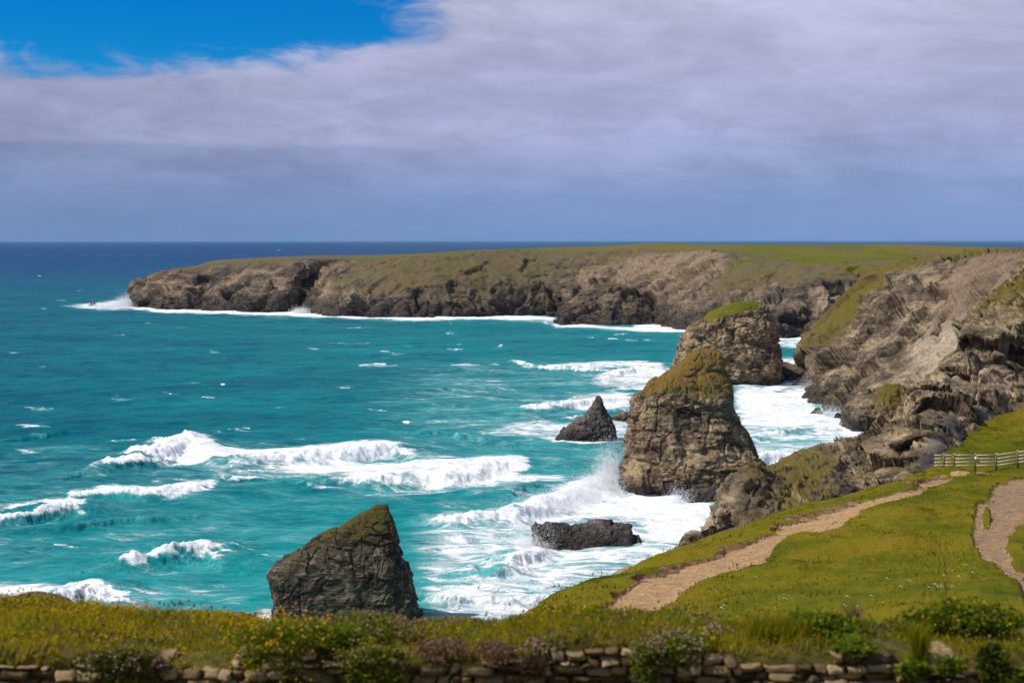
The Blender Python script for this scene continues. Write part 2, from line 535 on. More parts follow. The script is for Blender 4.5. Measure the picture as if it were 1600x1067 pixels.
def sea_material():
    m, n = material('sea_water')
    P = n.pos()
    at = n.n('ShaderNodeSeparateColor'); n.set(at.inputs[0], n.attr('mask'))
    D, aer, tint = at.outputs
    x, y, z = n.xyz(P)
    P2 = n.comb(x, y, 0.0)
    nb = n.noise(n.mapping(P2, (0.6, 1.0, 1), (0, 0, 0.35)), 0.018, 6, 0.55, 0.3)
    nm = n.noise(n.mapping(P2, (0.55, 1.0, 1), (0, 0, 0.35)), 0.11, 7, 0.6, 0.4)
    tt = n.math('ADD', tint, n.math('ADD', n.math('MULTIPLY', n.math('SUBTRACT', nb, 0.5), 0.55), n.math('MULTIPLY', n.math('SUBTRACT', nm, 0.5), 0.62)))  # patchy water tone; the finer noise also paints ripple light and shade
    col = n.ramp(tt, [(0.0, (0.0002, 0.034, 0.125)), (0.22, (0.0002, 0.058, 0.132)), (0.42, (0.0005, 0.106, 0.138)), (0.70, (0.002, 0.190, 0.202)), (1.0, (0.006, 0.285, 0.280))])
    af = n.math('MULTIPLY', n.step(n.math('ADD', aer, n.math('MULTIPLY', n.math('SUBTRACT', nm, 0.5), 0.9)), 0.25, 1.05), 0.75)
    col = n.mix(af, col, (0.10, 0.42, 0.39))
    # pale streaks drawn out by the wind
    vs = n.noise(n.mapping(P2, (0.05, 0.33, 1), (0, 0, 0.20)), 1.0, 8, 0.62, 1.2)
    vs2 = n.noise(P2, 0.012, 4, 0.6, 0.5)
    veil = n.math('MULTIPLY', n.step(vs, 0.53, 0.74), n.step(n.math('ADD', n.math('MULTIPLY', aer, 0.55), n.math('ADD', n.math('MULTIPLY', vs2, 0.6), n.math('MULTIPLY', tint, 0.35))), 0.42, 0.85))
    col = n.mix(n.math('MULTIPLY', veil, 0.45), col, (0.14, 0.46, 0.45))
    # foam lace
    Pw = n.mapping(P2, (0.36, 1.0, 1), (0, 0, 0.25))
    f1 = n.noise(Pw, 0.085, 9, 0.68, 1.1)
    f2 = n.noise(Pw, 0.42, 7, 0.62, 0.7)
    f3 = n.noise(P2, 1.9, 4, 0.6, 0.0)
    lace = n.math('SUBTRACT', 1.0, n.math('ABSOLUTE', n.math('MULTIPLY', n.math('SUBTRACT', n.noise(Pw, 0.20, 6, 0.6, 1.4), 0.5), 5.0)))
    pat = n.math('ADD', n.math('ADD', n.math('MULTIPLY', f1, 0.52), n.math('MULTIPLY', f2, 0.33)),
                 n.math('ADD', n.math('MULTIPLY', lace, 0.14), n.math('MULTIPLY', f3, 0.12)))
    thr = n.math('SUBTRACT', 0.865, n.math('MULTIPLY', D, 0.47))
    foam = n.step(pat, n.math('SUBTRACT', thr, 0.06), n.math('ADD', thr, 0.10))
    foam = n.math('MULTIPLY', foam, n.step(D, 0.02, 0.10))
    soft = n.math('MULTIPLY', n.step(pat, n.math('SUBTRACT', thr, 0.20), n.math('ADD', thr, 0.14)), n.step(D, 0.05, 0.30))
    col = n.mix(n.math('MULTIPLY', soft, 0.46), col, (0.22, 0.54, 0.53))
    fcol = n.mix(n.step(f2, 0.35, 0.65), (0.70, 0.74, 0.75), (0.88, 0.89, 0.88))
    col = n.mix(foam, col, fcol)
    rough = n.math('ADD', n.math('MULTIPLY', foam, 0.50), 0.40)
    spec = n.math('MULTIPLY', n.math('SUBTRACT', 1.0, foam), 0.02)
    hgt = n.math('ADD', n.math('MULTIPLY', nm, 1.1), n.math('ADD', n.math('MULTIPLY', n.noise(n.mapping(P2, (0.5, 1, 1), (0, 0, 0.35)), 0.5, 5, 0.6, 0.5), 0.42), n.math('MULTIPLY', n.math('MULTIPLY', f2, foam), 0.55)))
    nor = n.bump(hgt, 0.75, 1.6)
    n.out(col, rough, spec, nor)
    return m


def simple_noise_material(name, a, b, scale, rough=0.9, spec=0.15, bump=0.3, bdist=0.02, c=None):
    m, n = material(name)
    P = n.pos()
    t = n.noise(P, scale, 7, 0.62, 0.3)
    col = n.mix(n.step(t, 0.36, 0.64), a, b)
    if c:
        t2 = n.noise(P, scale * 0.23, 5, 0.6, 0.4)
        col = n.mix(n.step(t2, 0.50, 0.64), col, c)
    n.out(col, rough, spec, n.bump(t, bump, bdist))
    return m


def leaf_material(name, lo, hi, rough=0.75, trans=0.42):
    """colour varies from piece to piece through the 'tone' attribute"""
    m, n = material(name)
    sepn = n.n('ShaderNodeSeparateColor'); n.set(sepn.inputs[0], n.attr('tone'))
    col = n.mix(sepn.outputs[0], lo, hi)
    b = n.out(col, rough, 0.2)
    if trans:
        t = n.n('ShaderNodeBsdfTranslucent'); n.set(t.inputs[0], n.mix(1.0, col, (1.15, 1.1, 0.8), 'MULTIPLY'))
        ms = n.n('ShaderNodeMixShader'); ms.inputs[0].default_value = trans
        n.t.links.new(b.outputs[0], ms.inputs[1]); n.t.links.new(t.outputs[0], ms.inputs[2])
        o = [q for q in n.t.nodes if q.type == 'OUTPUT_MATERIAL'][0]
        n.t.links.new(ms.outputs[0], o.inputs[0])
    return m


M = {}
M['sea'] = sea_material()
OCH = (0.135, 0.092, 0.018); GRN = (0.075, 0.088, 0.012)
M['headland'] = rock_material('headland_rock', 9.0, (0.030, 0.025, 0.021), (0.104, 0.078, 0.054), (0.28, 0.205, 0.130),
                              (0.128, 0.092, 0.052), (0.108, 0.092, 0.030), tide=15.0, lichen=0.15, vein=0.2, pale=(0.30, 0.215, 0.135))
M['cliff'] = rock_material('cliff_rock', 4.5, (0.032, 0.026, 0.019), (0.128, 0.096, 0.062), (0.35, 0.260, 0.155),
                           OCH, (0.095, 0.088, 0.014), tide=7.0, lichen=0.3, pale=(0.44, 0.355, 0.262), red=(0.25, 0.17, 0.115))
M['near_cliff'] = rock_material('near_cliff_rock', 1.6, (0.034, 0.027, 0.018), (0.138, 0.105, 0.062), (0.41, 0.315, 0.185),
                                OCH, (0.085, 0.090, 0.012), tide=9.0, lichen=0.45, ochre=0.25)
M['stack'] = rock_material('stack_rock', 2.4, (0.028, 0.020, 0.014), (0.118, 0.083, 0.050), (0.37, 0.262, 0.145),
                           OCH, GRN, tide=3.0, lichen=0.2, ochre=0.0, vein=0.75)
M['stack_turf'] = rock_material('stack_turf', 1.5, (0.035, 0.026, 0.018), (0.115, 0.083, 0.050), (0.26, 0.19, 0.10),
                                (0.135, 0.076, 0.015), (0.110, 0.094, 0.014), tide=0.01, lichen=0.25, ochre=0.65)
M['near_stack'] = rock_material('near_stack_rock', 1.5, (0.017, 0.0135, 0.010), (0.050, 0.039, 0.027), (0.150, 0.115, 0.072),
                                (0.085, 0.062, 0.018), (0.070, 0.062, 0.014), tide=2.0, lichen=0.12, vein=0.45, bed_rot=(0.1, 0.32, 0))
M['dark_rock'] = rock_material('dark_rock', 1.6, (0.020, 0.018, 0.018), (0.062, 0.053, 0.047), (0.16, 0.132, 0.11),
                               OCH, GRN, tide=3.5, lichen=0.08, vein=0.15)


def ground_material(name, cols, sc):
    m, n = material(name)
    P = n.pos()
    a = n.noise(P, 0.075 * sc, 7, 0.62, 0.9)
    b = n.noise(P, 0.8 * sc, 7, 0.65, 0.3)
    c = n.noise(P, 5.0 * sc, 5, 0.65)
    t = n.math('ADD', n.math('ADD', n.math('MULTIPLY', a, 0.68), n.math('MULTIPLY', b, 0.24)), n.math('MULTIPLY', c, 0.12))
    col = n.ramp(t, [(0.40, cols[0]), (0.49, cols[1]), (0.56, cols[2]), (0.66, cols[3])])
    n.out(col, 0.95, 0.05, n.bump(n.math('ADD', b, c), 0.6, 0.12 / sc))
    return m


M['turf'] = ground_material('short_turf', [(0.048, 0.064, 0.003), (0.094, 0.100, 0.004), (0.148, 0.122, 0.006), (0.168, 0.104, 0.012)], 1.0)
M['earth'] = simple_noise_material('bare_earth', (0.10, 0.055, 0.028), (0.22, 0.13, 0.07), 1.2, bump=0.6, bdist=0.2)
M['sand'] = simple_noise_material('sandy_path', (0.25, 0.150, 0.066), (0.44, 0.285, 0.135), 5.0, bump=0.5, bdist=0.12, c=(0.30, 0.165, 0.075))
M['gravel'] = simple_noise_material('gravel_path', (0.20, 0.125, 0.060), (0.34, 0.220, 0.115), 5.0, bump=0.6, bdist=0.12, c=(0.17, 0.125, 0.085))
M['field'] = ground_material('field_grass', [(0.085, 0.098, 0.010), (0.115, 0.120, 0.012), (0.150, 0.128, 0.016), (0.16, 0.115, 0.03)], 0.06)
M['soil'] = simple_noise_material('bank_soil', (0.040, 0.036, 0.008), (0.110, 0.088, 0.016), 9.0, bump=0.5, bdist=0.02)
M['green_cap'] = ground_material('stack_grass', [(0.060, 0.068, 0.008), (0.085, 0.100, 0.008), (0.115, 0.115, 0.010), (0.14, 0.10, 0.025)], 0.5)

# ------------------------------------------------------------------ sea
POLY = []     # (pixel polygon, foam density, aeration)


def raster_foam():
    x0, x1, y0, y1 = -300, 1900, 378, 1010
    st = 2.0
    X, Y = np.meshgrid(np.arange(x0, x1, st), np.arange(y0, y1, st / 2))
    D = np.zeros_like(X); A = np.zeros_like(X)

    def inside(poly):
        r = np.zeros(X.shape, bool); k = len(poly)
        for i in range(k):
            xa, ya = poly[i]; xb, yb = poly[(i + 1) % k]
            c = (ya > Y) != (yb > Y)
            with np.errstate(divide='ignore', invalid='ignore'):
                xx = (xb - xa) * (Y - ya) / (yb - ya + 1e-9) + xa
            r ^= c & (X < xx)
        return r

    def blur(Z, rx, ry):
        for _ in range(3):
            for ax, r in ((1, rx), (0, ry)):
                r = int(r)
                if r < 1: continue
                n_ = Z.shape[ax]
                pad = [(0, 0), (0, 0)]; pad[ax] = (r + 1, r)
                c = np.cumsum(np.pad(Z, pad, mode='edge'), ax)
                Z = (c.take(range(2 * r + 1, 2 * r + 1 + n_), ax) - c.take(range(0, n_), ax)) / (2 * r + 1)
        return Z

    for poly, dd, aa, bx, by in POLY:
        mk = inside(poly).astype(float)
        bl = blur(mk, bx / st, by / (st / 2))
        D = np.maximum(D, min(1.0, dd * 1.08) * bl)
        A = np.maximum(A, aa * blur(mk, bx * 2.2 / st, by * 2.2 / (st / 2)))

    def stroke(pts, w, dd, aa=0.5):
        pts = np.array(pts, float)
        for a, b in zip(pts[:-1], pts[1:]):
            lo = np.minimum(a, b) - 4 * w - 6; hi = np.maximum(a, b) + 4 * w + 6
            ix = slice(max(0, int((lo[0] - x0) / st)), max(0, int((hi[0] - x0) / st) + 1))
            iy = slice(max(0, int((lo[1] - y0) / (st / 2))), max(0, int((hi[1] - y0) / (st / 2)) + 1))
            xs, ys = X[iy, ix], Y[iy, ix]
            if xs.size == 0: continue
            ab = b - a; L2 = ab @ ab + 1e-9
            t = np.clip(((xs - a[0]) * ab[0] + (ys - a[1]) * ab[1]) / L2, 0, 1)
            q = ((xs - a[0] - t * ab[0]) / 2.5) ** 2 + (ys - a[1] - t * ab[1]) ** 2
            D[iy, ix] = np.maximum(D[iy, ix], dd * np.exp(-q / (w * w)))
            A[iy, ix] = np.maximum(A[iy, ix], aa * np.exp(-q / (9 * w * w)))
    return D, A, stroke, (x0, y0, st)


def P_(pts, d, a, bx=10, by=4):
    POLY.append((pts, d, a, bx, by))


# white water seen in the photo, each a patch of the sea surface
P_([(170, 716), (230, 700), (290, 684), (350, 702), (470, 694), (600, 688), (640, 700), (600, 712), (540, 722), (430, 722), (320, 724), (230, 722)], 0.95, 0.5, 8, 3)
P_([(400, 726), (540, 716), (640, 722), (760, 712), (825, 712), (832, 735), (770, 755), (680, 762), (560, 748), (470, 738)], 0.88, 0.5, 9, 4)
P_([(690, 745), (840, 732), (900, 745), (880, 758), (740, 768)], 0.66, 0.6, 16, 5)
P_([(90, 764), (160, 755), (240, 756), (330, 748), (345, 752), (335, 772), (270, 782), (180, 776)], 0.88, 0.4, 8, 3)
P_([(-60, 795), (30, 788), (80, 780), (120, 778), (140, 794), (100, 804), (40, 800)], 0.85, 0.4, 6, 3)
P_([(-100, 906), (20, 908), (120, 912), (160, 902), (172, 925), (140, 950), (40, 945), (-100, 950)], 0.72, 0.5, 10, 5)
P_([(225, 864), (290, 848), (325, 845), (334, 862), (320, 876), (280, 872)], 0.92, 0.5, 4, 2)
P_([(440, 752), (500, 752), (535, 762), (500, 766), (450, 760)], 0.55, 0.4, 8, 3)
P_([(795, 560), (830, 568), (930, 566), (1000, 562), (1050, 570), (1040, 580), (960, 576), (850, 574)], 0.74, 0.5, 8, 2)
P_([(940, 575), (1060, 565), (1060, 600), (1000, 612), (910, 606)], 0.74, 0.6, 14, 5)
P_([(800, 634), (860, 625), (940, 612), (1000, 612), (990, 640), (930, 645), (860, 640)], 0.80, 0.6, 12, 4)
P_([(840, 650), (900, 655), (1000, 650), (1000, 690), (940, 695), (850, 690), (720, 682), (720, 672)], 0.66, 0.7, 18, 6)
P_([(880, 690), (980, 690), (980, 740), (900, 735), (860, 715)], 0.42, 0.7, 16, 8)
P_([(800, 790), (850, 768), (910, 745), (965, 725), (1000, 765), (1090, 770), (1130, 790), (1110, 830), (1060, 860), (1010, 850), (1000, 830), (930, 805), (850, 815), (800, 830)], 0.86, 0.7, 14, 6)
P_([(640, 798), (720, 794), (810, 790), (800, 812), (700, 812), (650, 806)], 0.66, 0.6, 16, 4)
P_([(620, 838), (760, 830), (840, 820), (840, 850), (760, 872), (640, 872)], 0.62, 0.6, 22, 8)
P_([(640, 900), (760, 908), (850, 895), (960, 872), (1080, 850), (1040, 890), (930, 930), (830, 962), (740, 960), (660, 920)], 0.70, 0.6, 22, 8)
P_([(770, 880), (830, 845), (860, 850), (880, 872), (830, 890), (800, 898)], 0.86, 0.6, 10, 4)
P_([(880, 862), (990, 858), (1040, 860), (1000, 885), (900, 885)], 0.55, 0.9, 20, 6)
P_([(1140, 600), (1210, 608), (1290, 596), (1280, 640), (1330, 655), (1330, 675), (1230, 672), (1150, 668)], 0.84, 0.6, 10, 4)
P_([(1150, 668), (1330, 672), (1370, 690), (1300, 690), (1200, 684)], 0.45, 0.7, 14, 4)
P_([(1170, 715), (1205, 702), (1236, 705), (1240, 722), (1200, 745), (1160, 735)], 0.85, 0.5, 6, 3)
P_([(1205, 530), (1262, 526), (1266, 536), (1240, 545), (1205, 540)], 0.70, 0.5, 5, 2)
P_([(1205, 562), (1250, 558), (1250, 575), (1205, 580)], 0.8, 0.5, 5, 3)
P_([(380, 968), (430, 955), (440, 985), (380, 990)], 0.75, 0.5, 8, 4)
P_([(640, 970), (760, 975), (900, 975), (900, 990), (640, 990)], 0.5, 0.6, 12, 4)
P_([(430, 820), (520, 800), (580, 820), (520, 850), (420, 855)], 0.36, 0.6, 20, 6)
P_([(130, 880), (300, 890), (420, 905), (420, 935), (300, 930), (180, 905)], 0.36, 0.4, 20, 6)
P_([(640, 590), (840, 585), (960, 600), (860, 615), (700, 605)], 0.38, 0.7, 25, 5)
P_([(78, 478), (140, 474), (195, 468), (222, 482), (160, 485)], 0.88, 0.5, 4, 2)
P_([(640, 660), (760, 672), (860, 690), (760, 695), (660, 680)], 0.34, 0.6, 20, 5)
P_([(470, 590), (640, 600), (620, 606), (480, 600)], 0.28, 0.4, 20, 3)
P_([(1000, 870), (1100, 830), (1140, 800), (1160, 800), (1120, 860), (1020, 900)], 0.75, 0.5, 10, 5)

BREAK = [  # crest line in photo pixels, height (m), white width (m) in front and behind
    ([(150, 722), (195, 712), (230, 703), (268, 692), (300, 679), (318, 694), (350, 708)], 4.4, 5.0, 9.0, 0.95),
    ([(360, 712), (450, 708), (540, 702), (590, 694), (615, 690), (640, 702), (660, 712)], 3.6, 5.0, 8.0, 1.0),
    ([(480, 742), (600, 742), (700, 738), (770, 722), (800, 714), (822, 728)], 3.6, 5.0, 8.0, 0.95),
    ([(90, 768), (160, 764), (240, 766), (300, 760), (345, 750)], 2.6, 4.0, 5.0, 0.95),
    ([(345, 748), (385, 738), (402, 742)], 1.8, 3.0, 2.0, 0.9),
    ([(-40, 800), (30, 796), (70, 788), (112, 782), (142, 796)], 3.2, 3.4, 3.0, 0.9),
    ([(180, 872), (250, 864), (290, 856), (320, 849), (336, 862), (360, 872)], 3.0, 3.6, 3.0, 0.95),
    ([(20, 945), (60, 940), (110, 926), (150, 910), (172, 922), (200, 935)], 3.0, 3.5, 3.0, 0.9),
    ([(780, 566), (806, 562), (830, 569), (900, 572), (960, 573)], 2.4, 6.0, 6.0, 0.8),
    ([(940, 590), (1000, 570), (1045, 580)], 2.4, 5.0, 6.0, 0.75),
    ([(790, 636), (870, 634), (935, 622), (985, 618)], 2.4, 4.0, 5.0, 0.85),
    ([(640, 806), (740, 806), (800, 800), (860, 778), (920, 758), (975, 752)], 3.0, 6.0, 5.0, 0.9),
    ([(770, 892), (798, 880), (825, 860), (850, 842)], 2.6, 4.0, 3.0, 0.9),
    ([(1150, 738), (1195, 716), (1222, 706), (1240, 716)], 3.0, 4.0, 4.0, 0.85),
    ([(600, 672), (700, 676), (800, 690), (860, 700)], 1.4, 3.0, 4.0, 0.30),
    ([(640, 920), (720, 932), (800, 930), (900, 905)], 1.6, 3.0, 3.0, 0.55),
    ([(1150, 690), (1230, 672), (1320, 668)], 1.6, 3.0, 3.0, 0.5),
    ([(860, 652), (940, 640), (1000, 632)], 1.4, 3.0, 3.0, 0.6),
    ([(-60, 690), (80, 672), (160, 668)], 1.6, 4.0, 4.0, 0.0),
    ([(30, 830), (180, 815), (330, 800)], 1.4, 4.0, 4.0, 0.0),
    ([(700, 770), (800, 768), (880, 752)], 1.4, 3.0, 3.0, 0.5),
    ([(1206, 572), (1250, 566)], 1.6, 4.0, 4.0, 0.8),
]


P_([(600, 560), (1060, 555), (1060, 620), (960, 700), (960, 760), (1130, 800), (1000, 900), (820, 985), (640, 985), (640, 760), (560, 640)], 0.37, 0.50, 50, 14)
P_([(640, 800), (1140, 770), (1080, 860), (830, 975), (650, 975)], 0.66, 0.8, 30, 8)
P_([(-200, 690), (640, 690), (640, 990), (-200, 990)], 0.30, 0.35, 60, 14)
P_([(200, 690), (660, 690), (860, 740), (640, 790), (300, 740)], 0.50, 0.5, 30, 6)
P_([(0, 900), (420, 900), (420, 985), (-100, 985)], 0.42, 0.5, 30, 8)
P_([(1140, 595), (1380, 595), (1380, 700), (1140, 760)], 0.62, 0.8, 10, 6)


def build_sea():
    D, A, stroke, (rx0, ry0, st) = raster_foam()
    # broken water along the foot of the headland and islands
    stroke([(205, 480), (260, 486), (350, 488), (430, 490), (500, 493), (560, 496), (640, 498), (760, 496), (860, 497)], 3.6, 1.0)
    stroke([(420, 490), (480, 489), (530, 492)], 5.5, 0.95)
    stroke([(600, 496), (690, 495)], 4.5, 0.95)
    stroke([(800, 497), (870, 501)], 5.0, 0.7)
    stroke([(870, 508), (940, 512), (1000, 514), (1060, 517), (1075, 516)], 4.0, 1.0)
    stroke([(1000, 508), (1060, 512)], 5.0, 0.9)
    stroke([(1205, 528), (1265, 527)], 3.5, 1.0)
    stroke([(1200, 610), (1235, 602), (1280, 600)], 5.0, 1.0)
    stroke([(1245, 632), (1290, 650), (1330, 660), (1320, 676), (1390, 688)], 4.5, 1.0)
    stroke([(865, 688), (910, 692), (965, 686)], 3.0, 0.9)
    stroke([(962, 752), (985, 770), (1050, 774), (1060, 790), (1110, 795)], 5.0, 1.0)
    stroke([(840, 850), (890, 866), (950, 866), (1005, 856)], 4.0, 0.95)
    # whitecaps
    caps = [(545, 536, 30, 1.8), (590, 570, 28, 3.0), (540, 605, 14, 1.6), (50, 667, 26, 2.0), (45, 709, 20, 1.8), (200, 687, 26, 1.8),
            (235, 505, 10, 1.4), (555, 512, 24, 1.6), (705, 520, 8, 1.4), (710, 545, 12, 1.2), (300, 600, 12, 1.2), (190, 625, 16, 1.2),
            (180, 620, 10, 1.2), (330, 622, 14, 1.2), (730, 571, 24, 2.0), (770, 570, 10, 1.4), (620, 553, 10, 1.2), (860, 505, 14, 1.3),
            (970, 523, 10, 1.5), (985, 531, 10, 1.4), (1010, 530, 8, 1.2), (925, 527, 8, 1.3), (60, 635, 22, 1.3), (265, 613, 12, 1.2),
            (20, 550, 10, 1.3), (65, 572, 8, 1.0), (430, 637, 14, 1.2), (380, 672, 24, 1.2), (390, 665, 20, 1.2), (500, 760, 20, 1.8),
            (590, 640, 14, 1.2), (340, 675, 10, 1.2), (175, 690, 16, 1.4), (380, 860, 40, 1.6), (430, 870, 30, 1.4), (110, 850, 26, 1.4)]
    for (cx, cy, w, hh) in caps:
        k = rng.uniform(-0.06, 0.06)
        stroke([(cx - w, cy + k * w), (cx - w * 0.2, cy - 0.6), (cx + w * .4, cy - k * w)], hh * .45, 0.9, 0.3)
        stroke([(cx - w * .5, cy + 1.5), (cx + w, cy + 0.5)], hh * .8, 0.60, 0.3)
    for i in range(75):
        cy = 379 + (rng.random() ** 1.2) * 330
        cx = rng.uniform(-280, 1100)
        s = (cy - 370) / 300.0
        w = rng.uniform(1.5, 11) * (0.25 + s)
        stroke([(cx - w, cy + rng.uniform(-1, 1) * s), (cx + w, cy + rng.uniform(-1, 1) * s)], 0.5 + 0.8 * s, rng.uniform(0.5, 0.95), 0.15)

    px = np.concatenate([np.linspace(-4000, -340, 24), np.linspace(-300, -22, 90), np.linspace(-20, 1620, 1130), np.linspace(1623, 1890, 80), np.linspace(1950, 5600, 24)])
    py = np.concatenate([[376.0 + H * F / 90000.0, 376.0 + H * F / 60000.0], [376.0 + H * F / d for d in (40000, 28000, 20000, 15000, 12000)], np.arange(390, 470, 0.9),
                         np.arange(470, 992, 0.62), [996, 1004, 1016, 1040, 1090, 1180, 1400, 2000, 3200]])
    rows = np.concatenate([[376.0 + H * F / d for d in (90000, 50000, 36000, 26000, 20000)], np.arange(383.0, 470, 0.8), np.arange(470, 992, 0.62),
                           [996, 1004, 1016, 1040, 1090, 1180, 1400, 2000, 3200]])
    d = H * F / (rows - HOR)
    X = (px[:, None] - 800.0) / F * d[None, :]
    Y = np.broadcast_to(d[None, :], X.shape)
    PX = np.broadcast_to(px[:, None], X.shape); PY = np.broadcast_to(rows[None, :], X.shape)

    def samp(Z):
        fx = np.clip((PX - rx0) / st, 0, Z.shape[1] - 1.001); fy = np.clip((PY - ry0) / (st / 2), 0, Z.shape[0] - 1.001)
        ix = fx.astype(int); iy = fy.astype(int); ax = fx - ix; ay = fy - iy
        return ((Z[iy, ix] * (1 - ax) + Z[iy, ix + 1] * ax) * (1 - ay) + (Z[iy + 1, ix] * (1 - ax) + Z[iy + 1, ix + 1] * ax) * ay)

    FD = samp(D); FA = samp(A)
    outside = (PX < rx0) | (PX > 1890)
    FD = np.where(outside, 0.15, FD)
    gap = np.abs(np.gradient(d))[None, :] * np.ones_like(X)
    P = np.stack([X, Y, np.zeros_like(X)], -1).reshape(-1, 3)
    # swell travelling towards the shore on the right
    dirv = np.array([0.45, -0.89])
    ph = (P[:, 0] * dirv[0] + P[:, 1] * dirv[1])
    w1 = fbm(np.stack([P[:, 0] / 220, P[:, 1] / 160, P[:, 0] * 0], -1), 3, 11) * 2.6
    ampn = 0.5 + 0.9 * np.clip(fbm(np.stack([P[:, 0] / 90, P[:, 1] / 60, P[:, 0] * 0 + 3], -1), 3, 23) * 2 + 0.3, 0, 1)
    sw = np.sin(ph / 46 * 2 * np.pi + w1 * 4)
    sw = 0.75 * np.sign(sw) * np.abs(sw) ** 1.2
    q = np.stack([P[:, 0] * 0.89 + P[:, 1] * 0.45, ph, P[:, 0] * 0], -1)
    ch1 = fbm(q / np.array([26, 9, 1]), 3, 31)
    ch2 = fbm(q / np.array([9, 3.4, 1]), 3, 37)
    g = gap.reshape(-1)
    z = sw * ampn * 0.85 * np.clip(40 / g / 2, 0, 1) + ch1 * 1.25 * np.clip(9 / g, 0, 1) + ch2 * 0.55 * np.clip(3.4 / g, 0, 1)
    z = z * np.clip(1.15 - P[:, 1] / 5000, 0, 1)
    FDf = FD.reshape(-1).copy(); FAf = FA.reshape(-1).copy()
    rough = fbm(P / 2.2, 4, 51, 0.6); rough2 = fbm(P / 6.5, 4, 53, 0.6); rough3 = fbm(P / 14.0, 4, 57, 0.6)
    for (pts, hgt, wf, wb, fo) in BREAK:
        pts = np.array(pts, float)
        # resample the crest
        seg = np.linalg.norm(np.diff(pts, axis=0), axis=1); cum = np.concatenate([[0], np.cumsum(seg)])
        t = np.linspace(0, cum[-1], 60)
        cx = np.interp(t, cum, pts[:, 0]); cy = np.interp(t, cum, pts[:, 1])
        hgt = hgt * 0.74
        cy = cy + hgt * 0.9 * F / sea_d(cy)          # the drawn line is the top of the crest, the wave stands below it
        cw = np.stack([sea(a, b) for a, b in zip(cx, cy)])[:, :2]
        tt = np.linspace(0, 1, 60)
        lo = cw.min(0) - 40; hi = cw.max(0) + 40
        idx = np.where((P[:, 0] > lo[0]) & (P[:, 0] < hi[0]) & (P[:, 1] > lo[1]) & (P[:, 1] < hi[1]))[0]
        if len(idx) == 0: continue
        pp = P[idx, :2] + np.stack([rough2[idx], rough3[idx]], -1) * 6.0 + np.stack([rough[idx], rough2[idx]], -1) * 2.0
        bd = np.full(len(idx), 1e9); bi = np.zeros(len(idx), int)
        for k in range(60):
            dd = (pp[:, 0] - cw[k, 0]) ** 2 + (pp[:, 1] - cw[k, 1]) ** 2
            mm = dd < bd; bd[mm] = dd[mm]; bi[mm] = k
        dist = np.sqrt(bd)
        tan = np.gradient(cw, axis=0); tan /= np.linalg.norm(tan, axis=1, keepdims=True) + 1e-9
        nrm = np.stack([tan[:, 1], -tan[:, 0]], -1)
        flip = np.sign(-nrm[:, 1]); nrm *= np.where(flip == 0, 1, flip)[:, None]      # towards the viewer side
        s = ((pp - cw[bi]) * nrm[bi]).sum(1)
        s = np.where(np.abs(s) < dist * 0.3, np.sign(s + 1e-9) * dist, s)
        s = np.sign(s) * dist
        env = np.sin(np.pi * np.clip(tt[bi] * 0.96 + 0.02, 0, 1)) ** 0.55
        prof = np.where(s > 0, np.exp(-(s / (hgt * 1.05)) ** 2), np.exp(-(s / (hgt * 3.0)) ** 2))
        z[idx] += hgt * prof * env * (1 + 0.25 * rough2[idx] * 2) - 0.25 * hgt * env * np.exp(-((s - hgt * 2.6) / (hgt * 1.6)) ** 2)
        if fo > 0:
            fm = np.where(s > 0, 1 - np.clip((s - wf * 0.22) / (wf * 0.55), 0, 1), 1 - np.clip((-s - wb * 0.35) / (wb * 0.8), 0, 1)) * np.clip(env * 1.5 - 0.2, 0, 1)
            fm = fm * np.clip(0.95 + rough3[idx] * 1.1 - np.clip(-s / 12, 0, 1) * 0.5, 0.3, 1.1)
            FDf[idx] = np.maximum(FDf[idx], fo * fm * 1.05)
            z[idx] += fm * fo * (rough[idx] * 0.55 + rough2[idx] * 0.7)
        thin = np.exp(-((s - hgt * 0.3) / (hgt * 1.2)) ** 2) * env
        FAf[idx] = np.maximum(FAf[idx], 0.55 * thin)
    z += np.clip(FDf - 0.45, 0, 1) * (rough * 0.45 + rough2 * 0.45) * np.clip(4 / g, 0, 1)
    V = P.copy(); V[:, 2] = z
    # colour of the water: deep blue far out, turquoise in the bay
    pyf = PY.reshape(-1); pxf = PX.reshape(-1)
    tint = np.interp(pyf, [376, 395, 420, 440, 470, 520, 600, 700, 800, 900, 1000], [0.02, 0.05, 0.20, 0.36, 0.46, 0.52, 0.52, 0.56, 0.68, 0.80, 0.86])
    tint += np.clip((pxf - 500) / 700, -0.7, 0.7) * np.interp(pyf, [400, 470, 560, 750, 1000], [0.02, 0.14, 0.16, 0.20, 0.08])
    tint = np.clip(tint, 0, 1)
    mask = np.stack([np.clip(FDf, 0, 1), np.clip(FAf, 0, 1), tint], -1)
    o = mesh_obj('sea', V, grid_faces(len(px), len(rows)), M['sea'], attrs={'mask': mask}, smooth=True)
    tag(o, 'turquoise sea with white breakers rolling in towards the rocks', 'sea', kind='structure')
    return o


build_sea()

# ------------------------------------------------------------------ far headland


def ctrl(cols):
    """cols: list of columns; a column is a list of (px, py, d or None for the waterline, veg, pale, red, rough)"""
    out = []
    for c in cols:
        r = []
        for (px, py, d, veg, pale, red, rough) in c:
            p = sea(px, py) if d is None else W(px, py, d)
            r.append(list(p) + [veg, pale, red, rough])
        out.append(r)
    return np.array(out)


